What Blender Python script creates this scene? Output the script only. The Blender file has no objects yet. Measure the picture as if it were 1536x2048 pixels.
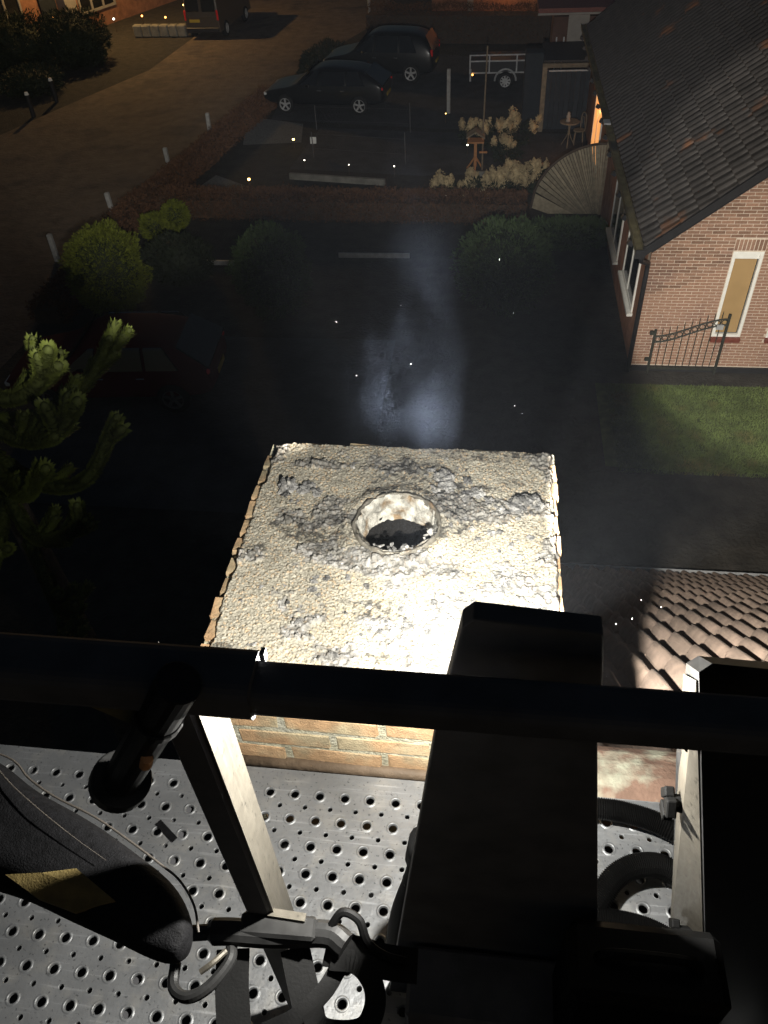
import bpy, bmesh, math, random
import numpy as np
from mathutils import Vector, Matrix, noise as mnoise

random.seed(11)
rng = np.random.default_rng(11)
R = math.radians
scene = bpy.context.scene
col = scene.collection

# ---------------------------------------------------------------- camera
CAM = Vector((0.0, 0.0, 9.3))
pitch, roll, yaw = R(43.389), R(-3.758), R(9.3956)
_right = Vector((math.cos(yaw), math.sin(yaw), 0))
_fwd = Vector((-math.sin(yaw), math.cos(yaw), 0))
_up = Vector((0, 0, 1))
_f = math.cos(pitch) * _fwd - math.sin(pitch) * _up
_u = math.cos(pitch) * _up + math.sin(pitch) * _fwd
_r2 = math.cos(roll) * _right + math.sin(roll) * _u
_u2 = -math.sin(roll) * _right + math.cos(roll) * _u
camd = bpy.data.cameras.new('camera')
camd.sensor_fit = 'HORIZONTAL'
camd.sensor_width = 36.0
camd.lens = 36.0 * 1584.3 / 1536.0
camd.clip_start = 0.02
camd.clip_end = 600.0
cam = bpy.data.objects.new('camera', camd)
cam.matrix_world = Matrix(((_r2.x, _u2.x, -_f.x, CAM.x), (_r2.y, _u2.y, -_f.y, CAM.y),
                           (_r2.z, _u2.z, -_f.z, CAM.z), (0, 0, 0, 1)))
col.objects.link(cam)
scene.camera = cam

# ---------------------------------------------------------------- night sky, moon, exposure
world = bpy.data.worlds.new('World')
scene.world = world
world.use_nodes = True
wn = world.node_tree.nodes
sky = wn.new('ShaderNodeTexSky')
sky.sky_type = 'NISHITA'
sky.sun_disc = False
sky.sun_elevation = R(14.0)
sky.sun_rotation = R(140)
bg = wn['Background']
world.node_tree.links.new(sky.outputs[0], bg.inputs[0])
bg.inputs[1].default_value = 0.0085
moon = bpy.data.lights.new('moon', 'SUN')
moon.energy = 0.004
moon.angle = R(0.5)
moon.color = (0.75, 0.85, 1.0)
moon_o = bpy.data.objects.new('moon', moon)
moon_o.rotation_euler = (R(76), 0, R(140))
col.objects.link(moon_o)

LAMP = Vector((-0.005, 0.52, 8.55))       # the work light clamped outside the basket rail
def lamp_dir(az, el):
    a, e = R(az), R(el)
    return Vector((math.sin(a) * math.cos(e), math.cos(a) * math.cos(e), math.sin(e)))
def beam(name, power, az, el, half, blend, colr=(1.0, 0.93, 0.82), rad=0.012):
    l = bpy.data.lights.new(name, 'SPOT')
    l.energy = power
    l.spot_size = 2 * R(half)
    l.spot_blend = blend
    l.shadow_soft_size = rad
    l.color = colr
    o = bpy.data.objects.new(name, l)
    o.location = LAMP
    o.rotation_euler = lamp_dir(az, el).to_track_quat('-Z', 'Y').to_euler()
    col.objects.link(o)
    return o
def point(name, power, loc, colr, rad=0.03):
    l = bpy.data.lights.new(name, 'POINT')
    l.energy = power
    l.color = colr
    l.shadow_soft_size = rad
    o = bpy.data.objects.new(name, l)
    o.location = loc
    col.objects.link(o)
    return o
point('work_light_spill', 78, LAMP, (1.0, 0.97, 0.90), 0.010)
beam('work_light_near_beam', 100, 9, -52, 30, 1.0, (1.0, 0.98, 0.92), 0.010)  # extra aimed spots added at the work light, each tuned to one region
beam('work_light_house_beam', 7600, 24, -22, 14.2, 0.22)
beam('work_light_lawn_beam', 4200, 23.5, -28, 12, 0.6)
beam('work_light_roof_beam', 4600, 30, -46, 10.5, 0.8)
beam('work_light_garden_beam', 6000, -3, -2, 24.5, 0.5, (1.0, 0.95, 0.88))
beam('work_light_left_beam', 5600, -25, -13.5, 12.5, 0.85)
beam('work_light_tree_beam', 1300, -42, -13.5, 12, 0.8)
point('street_light', 1500, (-18.6, 42.0, 6.0), (1.0, 0.60, 0.22), 0.12)

scene.view_settings.view_transform = 'Standard'
scene.view_settings.look = 'None'
scene.view_settings.gamma = 1.0
scene.view_settings.exposure = 0.0
scene.view_settings.use_curve_mapping = False
scene.render.engine = 'CYCLES'
cy = scene.cycles
cy.use_denoising = True
try:
    cy.denoiser = 'OPENIMAGEDENOISE'
except Exception:
    pass
cy.max_bounces = 2
cy.diffuse_bounces = 2
cy.glossy_bounces = 1
cy.transmission_bounces = 3
cy.volume_bounces = 0
cy.sample_clamp_indirect = 3.0
cy.sample_clamp_direct = 0.0
cy.caustics_reflective = False
cy.caustics_refractive = False
cy.use_light_tree = True
cy.volume_step_rate = 0.9
cy.volume_max_steps = 64
cy.use_adaptive_sampling = True
cy.adaptive_threshold = 0.04

# ---------------------------------------------------------------- helpers
def tag(o, label=None, cat=None, group=None, kind=None):
    if label: o['label'] = label
    if cat: o['category'] = cat
    if group: o['group'] = group
    if kind: o['kind'] = kind
    return o

ORG = {}
def thing(name, label, cat, loc=(0, 0, 0), group=None):
    o = bpy.data.objects.new(name, None)
    o.empty_display_size = 0.1
    o.location = loc
    col.objects.link(o)
    ORG[o] = Vector(loc)
    return tag(o, label, cat, group)

def link_mesh(name, me, m, parent=None, loc=None):
    """link a mesh whose vertices are already relative to `loc` (or to the parent's base)"""
    o = bpy.data.objects.new(name, me)
    if m is not None and len(me.materials) == 0:
        me.materials.append(m)
    col.objects.link(o)
    if parent is not None:
        o.parent = parent
        base = ORG.get(parent, Vector((0, 0, 0)))
        ORG[o] = base
        if loc is not None:
            o.location = Vector(loc) - base
            ORG[o] = Vector(loc)
    elif loc is not None:
        o.location = loc
        ORG[o] = Vector(loc)
    else:
        ORG[o] = Vector((0, 0, 0))
    return o

def np_mesh(name, verts, faces, smooth=False):
    me = bpy.data.meshes.new(name)
    v = np.asarray(verts, dtype=np.float32)
    f = np.asarray(faces, dtype=np.int32)
    k = f.shape[1]
    me.vertices.add(len(v))
    me.vertices.foreach_set('co', v.ravel())
    me.loops.add(f.size)
    me.loops.foreach_set('vertex_index', f.ravel())
    me.polygons.add(len(f))
    me.polygons.foreach_set('loop_start', np.arange(0, f.size, k, dtype=np.int32))
    me.update(calc_edges=True)
    me.validate()
    if smooth:
        me.polygons.foreach_set('use_smooth', np.ones(len(me.polygons), dtype=bool))
    return me

class MB:
    def __init__(s):
        s.v = []; s.f = []
    def add(s, vs, fs):
        n = len(s.v)
        s.v.extend([tuple(x) for x in vs])
        s.f.extend([tuple(i + n for i in q) for q in fs])
        return s
    def box(s, c, d, rz=0, rx=0, ry=0, ch=0.0):
        hx, hy, hz = d[0] / 2, d[1] / 2, d[2] / 2
        M = Matrix.Translation(c) @ Matrix.Rotation(rz, 4, 'Z') @ Matrix.Rotation(ry, 4, 'Y') @ Matrix.Rotation(rx, 4, 'X')
        if ch <= 0:
            vs = [Vector((x, y, z)) for x in (-hx, hx) for y in (-hy, hy) for z in (-hz, hz)]
            fs = [(0, 1, 3, 2), (4, 6, 7, 5), (0, 4, 5, 1), (2, 3, 7, 6), (0, 2, 6, 4), (1, 5, 7, 3)]
            return s.add([M @ v for v in vs], fs)
        vs, fs = chamfer_data(hx, hy, hz, ch)
        return s.add([M @ Vector(v) for v in vs], fs)
    def tube(s, pts, rad, n=8, caps=True):
        pts = [Vector(p) for p in pts]
        if not isinstance(rad, (list, tuple)):
            rad = [rad] * len(pts)
        base = len(s.v)
        prev = None
        for i, p in enumerate(pts):
            if i == 0: t = pts[1] - pts[0]
            elif i == len(pts) - 1: t = pts[-1] - pts[-2]
            else: t = pts[i + 1] - pts[i - 1]
            t.normalize()
            if prev is None:
                a = Vector((0, 0, 1)) if abs(t.z) < 0.9 else Vector((1, 0, 0))
                nrm = t.cross(a).normalized()
            else:
                nrm = (prev - t * prev.dot(t)).normalized()
            prev = nrm
            b = t.cross(nrm)
            for k in range(n):
                a = 2 * math.pi * k / n
                s.v.append(tuple(p + (nrm * math.cos(a) + b * math.sin(a)) * rad[i]))
        m = len(pts)
        for i in range(m - 1):
            for k in range(n):
                a = base + i * n + k; b = base + i * n + (k + 1) % n
                s.f.append((a, b, b + n, a + n))
        if caps:
            s.f.append(tuple(base + k for k in range(n))[::-1])
            s.f.append(tuple(base + (m - 1) * n + k for k in range(n)))
        return s
    def cyl(s, p0, p1, r0, r1=None, n=16):
        return s.tube([p0, p1], [r0, r0 if r1 is None else r1], n)
    def lathe(s, c, prof, n=20):
        base = len(s.v)
        for (r, z) in prof:
            for k in range(n):
                a = 2 * math.pi * k / n
                s.v.append((c[0] + r * math.cos(a), c[1] + r * math.sin(a), c[2] + z))
        for i in range(len(prof) - 1):
            for k in range(n):
                a = base + i * n + k; b = base + i * n + (k + 1) % n
                s.f.append((a, b, b + n, a + n))
        return s
    def prism(s, poly, axis, a, b):
        """poly: 2-D outline in the plane across `axis`; extruded from a to b"""
        n = len(poly)
        def P(q, t):
            return {'y': (q[0], t, q[1]), 'x': (t, q[0], q[1]), 'z': (q[0], q[1], t)}[axis]
        vs = [P(q, a) for q in poly] + [P(q, b) for q in poly]
        fs = [tuple(range(n))[::-1], tuple(range(n, 2 * n))]
        fs += [(i, (i + 1) % n, n + (i + 1) % n, n + i) for i in range(n)]
        return s.add(vs, fs)
    def build(s, name, m, parent=None, smooth=False, loc=None, bevel=0.0, autosmooth=None):
        base = Vector(loc) if loc is not None else ORG.get(parent, Vector((0, 0, 0))) if parent else Vector((0, 0, 0))
        me = bpy.data.meshes.new(name)
        me.from_pydata([(x - base.x, y - base.y, z - base.z) for x, y, z in s.v], [], s.f)
        bm = bmesh.new(); bm.from_mesh(me)
        bmesh.ops.recalc_face_normals(bm, faces=bm.faces)
        bm.to_mesh(me); bm.free()
        if smooth:
            for p in me.polygons: p.use_smooth = True
        o = link_mesh(name, me, m, parent, loc)
        if bevel > 0:
            md = o.modifiers.new('bevel', 'BEVEL'); md.width = bevel; md.segments = 2
            md.limit_method = 'ANGLE'; md.angle_limit = R(40)
        return o

def chamfer_data(hx, hy, hz, c):
    vs = []
    for sx in (-1, 1):
        for sy in (-1, 1):
            for sz in (-1, 1):
                vs.append((sx * (hx - c), sy * (hy - c), sz * hz))
                vs.append((sx * (hx - c), sy * hy, sz * (hz - c)))
                vs.append((sx * hx, sy * (hy - c), sz * (hz - c)))
    def I(sx, sy, sz, k):
        return (((sx + 1) // 2) * 4 + ((sy + 1) // 2) * 2 + (sz + 1) // 2) * 3 + k
    fs = []
    for s in (-1, 1):
        q = [I(-1, -1, s, 0), I(1, -1, s, 0), I(1, 1, s, 0), I(-1, 1, s, 0)]; fs.append(q if s > 0 else q[::-1])
        q = [I(-1, s, -1, 1), I(-1, s, 1, 1), I(1, s, 1, 1), I(1, s, -1, 1)]; fs.append(q if s > 0 else q[::-1])
        q = [I(s, -1, -1, 2), I(s, 1, -1, 2), I(s, 1, 1, 2), I(s, -1, 1, 2)]; fs.append(q if s > 0 else q[::-1])
    for a in (-1, 1):
        for b in (-1, 1):
            fs.append([I(a, b, -1, 1), I(a, b, -1, 2), I(a, b, 1, 2), I(a, b, 1, 1)])
            fs.append([I(a, -1, b, 0), I(a, -1, b, 2), I(a, 1, b, 2), I(a, 1, b, 0)])
            fs.append([I(-1, a, b, 0), I(-1, a, b, 1), I(1, a, b, 1), I(1, a, b, 0)])
    for a in (-1, 1):
        for b in (-1, 1):
            for c_ in (-1, 1):
                fs.append([I(a, b, c_, 0), I(a, b, c_, 1), I(a, b, c_, 2)])
    return vs, [tuple(f) for f in fs]

def fix_normals(me):
    bm = bmesh.new(); bm.from_mesh(me)
    bmesh.ops.recalc_face_normals(bm, faces=bm.faces)
    bm.to_mesh(me); bm.free()
    return me

# ---------------------------------------------------------------- materials
def mat(name, base, rough=0.75, metal=0.0, var=0.15, scale=6.0, bump=0.0, bscale=80.0, rnd=0.0,
        col2=None, c2lo=0.52, c2hi=0.66, c2scale=3.0, emit=0.0, spec=0.4, attr=None, coat=0.0):
    m = bpy.data.materials.new(name)
    m.use_nodes = True
    nt = m.node_tree; N = nt.nodes; L = nt.links
    b = N['Principled BSDF']
    b.inputs['Roughness'].default_value = rough
    b.inputs['Metallic'].default_value = metal
    b.inputs['Specular IOR Level'].default_value = spec
    b.inputs['Coat Weight'].default_value = coat
    geo = N.new('ShaderNodeNewGeometry')
    def noise(sc, det=4.0):
        t = N.new('ShaderNodeTexNoise'); t.inputs['Scale'].default_value = sc; t.inputs['Detail'].default_value = det
        L.new(geo.outputs['Position'], t.inputs['Vector']); return t
    if attr:
        at = N.new('ShaderNodeAttribute'); at.attribute_name = attr
        cur = at.outputs['Color']
    else:
        rgb = N.new('ShaderNodeRGB'); rgb.outputs[0].default_value = (*base, 1)
        cur = rgb.outputs[0]
    if col2 is not None:
        t = noise(c2scale)
        mr = N.new('ShaderNodeMapRange'); mr.inputs['From Min'].default_value = c2lo; mr.inputs['From Max'].default_value = c2hi
        L.new(t.outputs['Fac'], mr.inputs['Value'])
        mx = N.new('ShaderNodeMix'); mx.data_type = 'RGBA'
        L.new(mr.outputs[0], mx.inputs[0]); L.new(cur, mx.inputs[6]); mx.inputs[7].default_value = (*col2, 1)
        cur = mx.outputs[2]
    if var > 0:
        t = noise(scale)
        mr = N.new('ShaderNodeMapRange'); mr.inputs['From Min'].default_value = 0.3; mr.inputs['From Max'].default_value = 0.7
        mr.inputs['To Min'].default_value = 1 - var; mr.inputs['To Max'].default_value = 1 + var
        L.new(t.outputs['Fac'], mr.inputs['Value'])
        vm = N.new('ShaderNodeVectorMath'); vm.operation = 'SCALE'
        L.new(cur, vm.inputs[0]); L.new(mr.outputs[0], vm.inputs['Scale']); cur = vm.outputs[0]
    if rnd > 0:
        oi = N.new('ShaderNodeObjectInfo')
        mr = N.new('ShaderNodeMapRange'); mr.inputs['To Min'].default_value = 1 - rnd; mr.inputs['To Max'].default_value = 1 + rnd
        L.new(oi.outputs['Random'], mr.inputs['Value'])
        vm = N.new('ShaderNodeVectorMath'); vm.operation = 'SCALE'
        L.new(cur, vm.inputs[0]); L.new(mr.outputs[0], vm.inputs['Scale']); cur = vm.outputs[0]
    L.new(cur, b.inputs['Base Color'])
    if bump > 0:
        t = noise(bscale, 5.0)
        bp = N.new('ShaderNodeBump'); bp.inputs['Strength'].default_value = bump; bp.inputs['Distance'].default_value = 1.0 / bscale
        L.new(t.outputs['Fac'], bp.inputs['Height']); L.new(bp.outputs[0], b.inputs['Normal'])
    if emit > 0:
        b.inputs['Emission Color'].default_value = (*base, 1)
        b.inputs['Emission Strength'].default_value = emit
    return m

def scratch(m, sc=(9.0, 160.0, 1.0), amt=0.22):
    nt = m.node_tree; N = nt.nodes; L = nt.links; b = N['Principled BSDF']
    src = b.inputs['Base Color'].links[0].from_socket
    g = N.new('ShaderNodeNewGeometry'); mp = N.new('ShaderNodeMapping'); mp.inputs['Scale'].default_value = sc; mp.inputs['Rotation'].default_value = (0, 0, 0.5)
    t = N.new('ShaderNodeTexNoise'); t.inputs['Scale'].default_value = 1.0; t.inputs['Detail'].default_value = 3
    L.new(g.outputs['Position'], mp.inputs['Vector']); L.new(mp.outputs[0], t.inputs['Vector'])
    t2 = N.new('ShaderNodeTexNoise'); t2.inputs['Scale'].default_value = 140; t2.inputs['Detail'].default_value = 2; L.new(g.outputs['Position'], t2.inputs['Vector'])
    r1 = N.new('ShaderNodeMapRange'); r1.inputs['From Min'].default_value = .60; r1.inputs['From Max'].default_value = .74; r1.inputs['To Min'].default_value = 1; r1.inputs['To Max'].default_value = 1 + 2 * amt; L.new(t.outputs['Fac'], r1.inputs['Value'])
    r2 = N.new('ShaderNodeMapRange'); r2.inputs['From Min'].default_value = .62; r2.inputs['From Max'].default_value = .72; r2.inputs['To Min'].default_value = 1; r2.inputs['To Max'].default_value = .45; L.new(t2.outputs['Fac'], r2.inputs['Value'])
    mu = N.new('ShaderNodeMath'); mu.operation = 'MULTIPLY'; L.new(r1.outputs[0], mu.inputs[0]); L.new(r2.outputs[0], mu.inputs[1])
    vm = N.new('ShaderNodeVectorMath'); vm.operation = 'SCALE'; L.new(src, vm.inputs[0]); L.new(mu.outputs[0], vm.inputs['Scale']); L.new(vm.outputs[0], b.inputs['Base Color'])
    rg = N.new('ShaderNodeMapRange'); rg.inputs['To Min'].default_value = .30; rg.inputs['To Max'].default_value = .60; L.new(t.outputs['Fac'], rg.inputs['Value']); L.new(rg.outputs[0], b.inputs['Roughness'])
M = dict(
    soil=mat('soil', (0.035, 0.032, 0.027), 0.95, var=0.35, scale=3, bump=0.6, bscale=14),
    road=mat('road_clinker', (0.13, 0.10, 0.075), 0.9, var=0.25, scale=2.5, bump=0.4, bscale=9, col2=(0.08, 0.065, 0.055), c2scale=0.6),
    pave=mat('paving', (0.05, 0.05, 0.052), 0.9, var=0.25, scale=2, bump=0.4, bscale=12),
    gravel=mat('gravel', (0.15, 0.15, 0.145), 0.95, var=0.4, scale=25, bump=0.8, bscale=40),
    black=mat('black_paint', (0.085, 0.085, 0.09), 0.55, var=0.2, scale=20, bump=0.05, bscale=200, spec=0.08),
    rubber=mat('black_rubber', (0.003, 0.003, 0.003), 0.6, var=0.2, scale=40, bump=0.1, bscale=300, spec=0.08),
    brushed=mat('brushed_metal', (0.075, 0.068, 0.055), 0.42, metal=0.55, var=0.12, scale=60, bump=0.05, bscale=400),
    deck=mat('galvanised_deck', (0.19, 0.195, 0.20), 0.42, metal=0.45, var=0.16, scale=7, bump=0.10, bscale=90, col2=(0.23, 0.23, 0.225), c2scale=22),
    cap=mat('gravel_cap', (0.4, 0.36, 0.27), 0.85, var=0.14, scale=9, bump=0.35, bscale=700, attr='grain'),
    soot=mat('soot_crust', (0.22, 0.215, 0.205), 0.7, var=0.6, scale=70, bump=0.9, bscale=260, rnd=0.4, col2=(0.42, 0.4, 0.36), c2scale=55),
    brick_c=mat('chimney_brick', (0.50, 0.32, 0.175), 0.9, var=0.22, scale=45, bump=0.6, bscale=220, rnd=0.14, col2=(0.46, 0.38, 0.24), c2scale=9, c2lo=0.45, c2hi=0.62),
    mortar_c=mat('chimney_mortar', (0.50, 0.47, 0.34), 0.95, var=0.3, scale=40, bump=0.9, bscale=160, col2=(0.5, 0.48, 0.38), c2scale=18),
    rust=mat('rusty_flue_steel', (0.24, 0.22, 0.18), 0.55, metal=0.35, var=0.4, scale=30, bump=0.4, bscale=150, col2=(0.32, 0.21, 0.11), c2scale=16, c2lo=0.56, c2hi=0.7),
    lining=mat('flue_crust', (0.50, 0.48, 0.42), 0.85, var=0.5, scale=40, bump=0.8, bscale=150, col2=(0.24, 0.17, 0.10), c2scale=22),
    flue_soot_shade=mat('flue_soot_shade', (0.012, 0.011, 0.010), 0.95, var=0.3, scale=30, bump=0.6, bscale=120),
    lead=mat('brown_lead', (0.12, 0.085, 0.055), 0.7, var=0.3, scale=20, bump=0.3, bscale=90),
    darkwire=mat('dull_wire', (0.10, 0.10, 0.10), 0.7, var=0.1),
    clampblack=mat('worn_black_steel', (0.012, 0.012, 0.012), 0.4, var=0.3, scale=60, spec=0.25),
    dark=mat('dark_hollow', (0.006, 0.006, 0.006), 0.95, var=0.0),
    tile=mat('roof_tile', (0.165, 0.125, 0.10), 0.85, var=0.22, scale=14, bump=0.35, bscale=120, rnd=0.2, col2=(0.2, 0.15, 0.12), c2scale=5),
    ridge=mat('ridge_tile', (0.20, 0.125, 0.09), 0.9, var=0.3, scale=18, bump=0.5, bscale=120, rnd=0.15, col2=(0.34, 0.33, 0.25), c2scale=12),
    zinc=mat('zinc', (0.42, 0.43, 0.44), 0.5, metal=0.3, var=0.2, scale=6, bump=0.05),
    brick_h=mat('house_brick', (0.24, 0.142, 0.098), 0.9, var=0.18, scale=30, bump=0.4, bscale=120, rnd=0.30, col2=(0.17, 0.10, 0.08), c2scale=1.4, c2lo=0.5, c2hi=0.75),
    mortar_h=mat('house_mortar', (0.56, 0.47, 0.38), 0.95, var=0.15, scale=20, bump=0.4, bscale=90),
    tile_d=mat('dark_roof_tile', (0.042, 0.038, 0.036), 0.6, var=0.25, scale=5, bump=0.3, bscale=60, rnd=0.3, col2=(0.13, 0.06, 0.03), c2scale=0.9, c2lo=0.63, c2hi=0.70),
    white=mat('white_frame', (0.74, 0.74, 0.7), 0.45, var=0.05, scale=10),
    blind=mat('beige_blind', (0.34, 0.225, 0.10), 0.8, var=0.06, scale=4),
    glass=mat('window_glass', (0.012, 0.013, 0.015), 0.08, var=0.0, spec=0.6),
    sill=mat('tile_sill', (0.17, 0.05, 0.035), 0.5, var=0.2, scale=15),
    gutter=mat('mossy_gutter', (0.14, 0.12, 0.06), 0.8, var=0.35, scale=5, bump=0.3, bscale=60, col2=(0.045, 0.043, 0.035), c2scale=0.9),
    pipe=mat('black_downpipe', (0.02, 0.02, 0.022), 0.5, var=0.1),
    iron=mat('green_black_iron', (0.028, 0.03, 0.024), 0.6, var=0.25, scale=20),
    grass=mat('grass_blade', (0.095, 0.13, 0.035), 0.8, var=0.35, scale=2.5, col2=(0.12, 0.10, 0.035), c2scale=1.3),
    lawn=mat('lawn_soil', (0.065, 0.085, 0.027), 0.95, var=0.4, scale=6, bump=0.7, bscale=30),
    wood=mat('weathered_wood', (0.20, 0.165, 0.115), 0.85, var=0.25, scale=9, bump=0.4, bscale=50, rnd=0.22),
    reed=mat('reed_slat', (0.25, 0.215, 0.15), 0.85, var=0.25, scale=9, bump=0.3, bscale=60, rnd=0.25),
    pine=mat('orange_pine', (0.42, 0.20, 0.08), 0.7, var=0.2, scale=12),
    hyd=mat('dried_flower', (0.50, 0.40, 0.23), 0.9, var=0.25, scale=14, rnd=0.2),
    stem=mat('brown_stem', (0.07, 0.05, 0.035), 0.9),
    beech=mat('beech_leaf', (0.11, 0.055, 0.028), 0.85, var=0.35, scale=5),
    conifer=mat('yellow_conifer', (0.13, 0.155, 0.015), 0.8, var=0.3, scale=7),
    conifer_d=mat('dark_conifer', (0.07, 0.11, 0.04), 0.8, var=0.3, scale=7),
    leaf_d=mat('dark_leaf', (0.018, 0.026, 0.012), 0.8, var=0.35, scale=4),
    araucaria=mat('araucaria_scale', (0.10, 0.125, 0.022), 0.65, var=0.3, scale=10),
    arau_core=mat('araucaria_core', (0.06, 0.075, 0.016), 0.8, var=0.3, scale=10),
    bark=mat('bark', (0.06, 0.05, 0.04), 0.95, var=0.3, scale=14, bump=0.8, bscale=40),
    carblack=mat('black_car_paint', (0.008, 0.009, 0.010), 0.3, var=0.0, spec=0.5, coat=0.15),
    carred=mat('red_car_paint', (0.07, 0.003, 0.006), 0.8, var=0.0, spec=0.04, coat=0.0),
    vanpaint=mat('brown_van_paint', (0.09, 0.07, 0.05), 0.4, var=0.05, spec=0.4),
    tyre=mat('tyre', (0.012, 0.012, 0.012), 0.85, var=0.1),
    alloy=mat('alloy_rim', (0.55, 0.56, 0.57), 0.35, metal=0.4, var=0.05),
    chrome=mat('chrome', (0.75, 0.75, 0.75), 0.2, metal=0.9, var=0.0),
    redlens=mat('red_lamp_lens', (0.75, 0.03, 0.03), 0.2, var=0.0, spec=0.8),
    clearlens=mat('clear_lamp_lens', (0.6, 0.6, 0.6), 0.1, var=0.0, spec=0.8),
    plate=mat('yellow_number_plate', (0.5, 0.36, 0.05), 0.5, var=0.0),
    greypost=mat('grey_post', (0.34, 0.34, 0.33), 0.8, var=0.2, scale=9),
    concrete=mat('pale_concrete', (0.2, 0.195, 0.17), 0.9, var=0.25, scale=4, bump=0.3, bscale=20),
    darkwood=mat('dark_blue_boards', (0.018, 0.024, 0.032), 0.7, var=0.2, rnd=0.25),
    bag=mat('black_fabric', (0.004, 0.004, 0.0045), 0.75, var=0.4, scale=120, bump=0.5, bscale=420, spec=0.08),
    rim_and_trim=mat('pale_rim_and_trim', (0.04, 0.034, 0.028), 0.7, var=0.2, scale=60),
    yellow=mat('ochre_patch', (0.13, 0.095, 0.03), 0.8, var=0.2, scale=60, bump=0.3, bscale=400),
    lichen=mat('yellow_lichen', (0.62, 0.42, 0.03), 0.9, var=0.3, scale=80, bump=0.6, bscale=300),
    brick_o=mat('far_brick', (0.30, 0.14, 0.08), 0.9, var=0.25, scale=4, rnd=0.1),
    fardark=mat('far_dark_wall', (0.10, 0.055, 0.04), 0.9, var=0.2, scale=3),
    bulb_w=mat('warm_bulb', (1.0, 0.62, 0.16), 0.4, var=0.0, emit=14.0),
    bulb_c=mat('cool_bulb', (1.0, 0.93, 0.75), 0.4, var=0.0, emit=10.0),
    bulb_o=mat('orange_bulb', (1.0, 0.38, 0.08), 0.4, var=0.0, emit=9.0),
    litpane=mat('lit_pane', (1.0, 0.43, 0.13), 0.4, var=0.0, emit=0.85),
    lamplens=mat('work_light_lens', (1.0, 0.95, 0.85), 0.4, var=0.0, emit=6.0),
    ash=mat('ash_flake', (0.75, 0.75, 0.75), 0.5, var=0.0),
    cloth=mat('pale_render', (0.30, 0.28, 0.25), 0.9, var=0.1, scale=3),
)

scratch(M['deck'])
scratch(M['brushed'], (200.0, 200.0, 6.0), 0.15)
# ================================================================ GROUND
def sheet(name, poly, z, m):
    mb = MB(); mb.add([(x, y, z) for x, y in poly], [tuple(range(len(poly)))])
    o = mb.build(name, m)
    return tag(o, kind='structure')
sheet('ground', [(-250, -120), (250, -120), (250, 380), (-250, 380)], 0.0, M['soil'])
sheet('road', [(-21, 9), (-18.9, 27.0), (-18.1, 28.8), (-17.0, 32.1), (-15.2, 36.9), (-14.9, 41.5), (-14.6, 50), (-13.5, 70),
               (-3.5, 70), (-5.8, 52), (-6.5, 43.1), (-8.3, 37.2), (-8.9, 32.8), (-9.9, 28.1), (-10.3, 24.3), (-10.8, 21.4),
               (-10.8, 18.2), (-10.5, 14.9), (-11, 9)], 0.006, M['road'])
sheet('parking_pavement', [(-8.2, 30.1), (-1.7, 28.9), (2.4, 28.5), (2.9, 36.0), (-2.5, 38.5), (-6.7, 39.0), (-8.4, 33.1)], 0.010, M['pave'])
sheet('garden_path', [(-6.5, 25.3), (-2.2, 24.7), (1.0, 24.9), (2.9, 25.2), (2.9, 28.3), (-2.0, 28.6), (-6.2, 29.2)], 0.010, M['pave'])
sheet('gravel_bed', [(-9.2, 30.5), (-6.9, 29.6), (-6.6, 27.7), (-8.6, 27.5)], 0.014, M['gravel'])
sheet('gravel_corner', [(-9.2, 23.4), (-8.8, 24.8), (-6.7, 23.3), (-7.2, 22.7)], 0.014, M['gravel'])
sheet('lawn', [(2.2, 11.15), (4.0, 11.05), (6.0, 11.2), (8.5, 11.0), (8.5, 13.75), (2.2, 13.75)], 0.010, M['lawn'])
sheet('driveway', [(-9.6, 9.5), (-2.0, 9.5), (-2.0, 15.2), (-9.6, 15.2)], 0.010, M['pave'])

# lawn blades
n = 36000
bx = rng.uniform(2.4, 7.2, n); by = 13.74 - 2.75 * rng.random(n) ** 0.93
hgt = rng.uniform(0.03, 0.075, n); ang = rng.uniform(0, 6.283, n); ln = rng.normal(0, 0.02, (n, 2))
w = 0.006
V = np.zeros((n, 3, 3))
V[:, 0] = np.stack([bx - w * np.cos(ang), by - w * np.sin(ang), np.full(n, 0.008)], 1)
V[:, 1] = np.stack([bx + w * np.cos(ang), by + w * np.sin(ang), np.full(n, 0.008)], 1)
V[:, 2] = np.stack([bx + ln[:, 0], by + ln[:, 1], hgt], 1)
me = np_mesh('lawn_grass', V.reshape(-1, 3), np.arange(3 * n).reshape(n, 3))
tag(link_mesh('lawn_grass', me, M['grass']), 'short green lawn grass in front of the brick gable', 'grass', kind='stuff')

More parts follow.
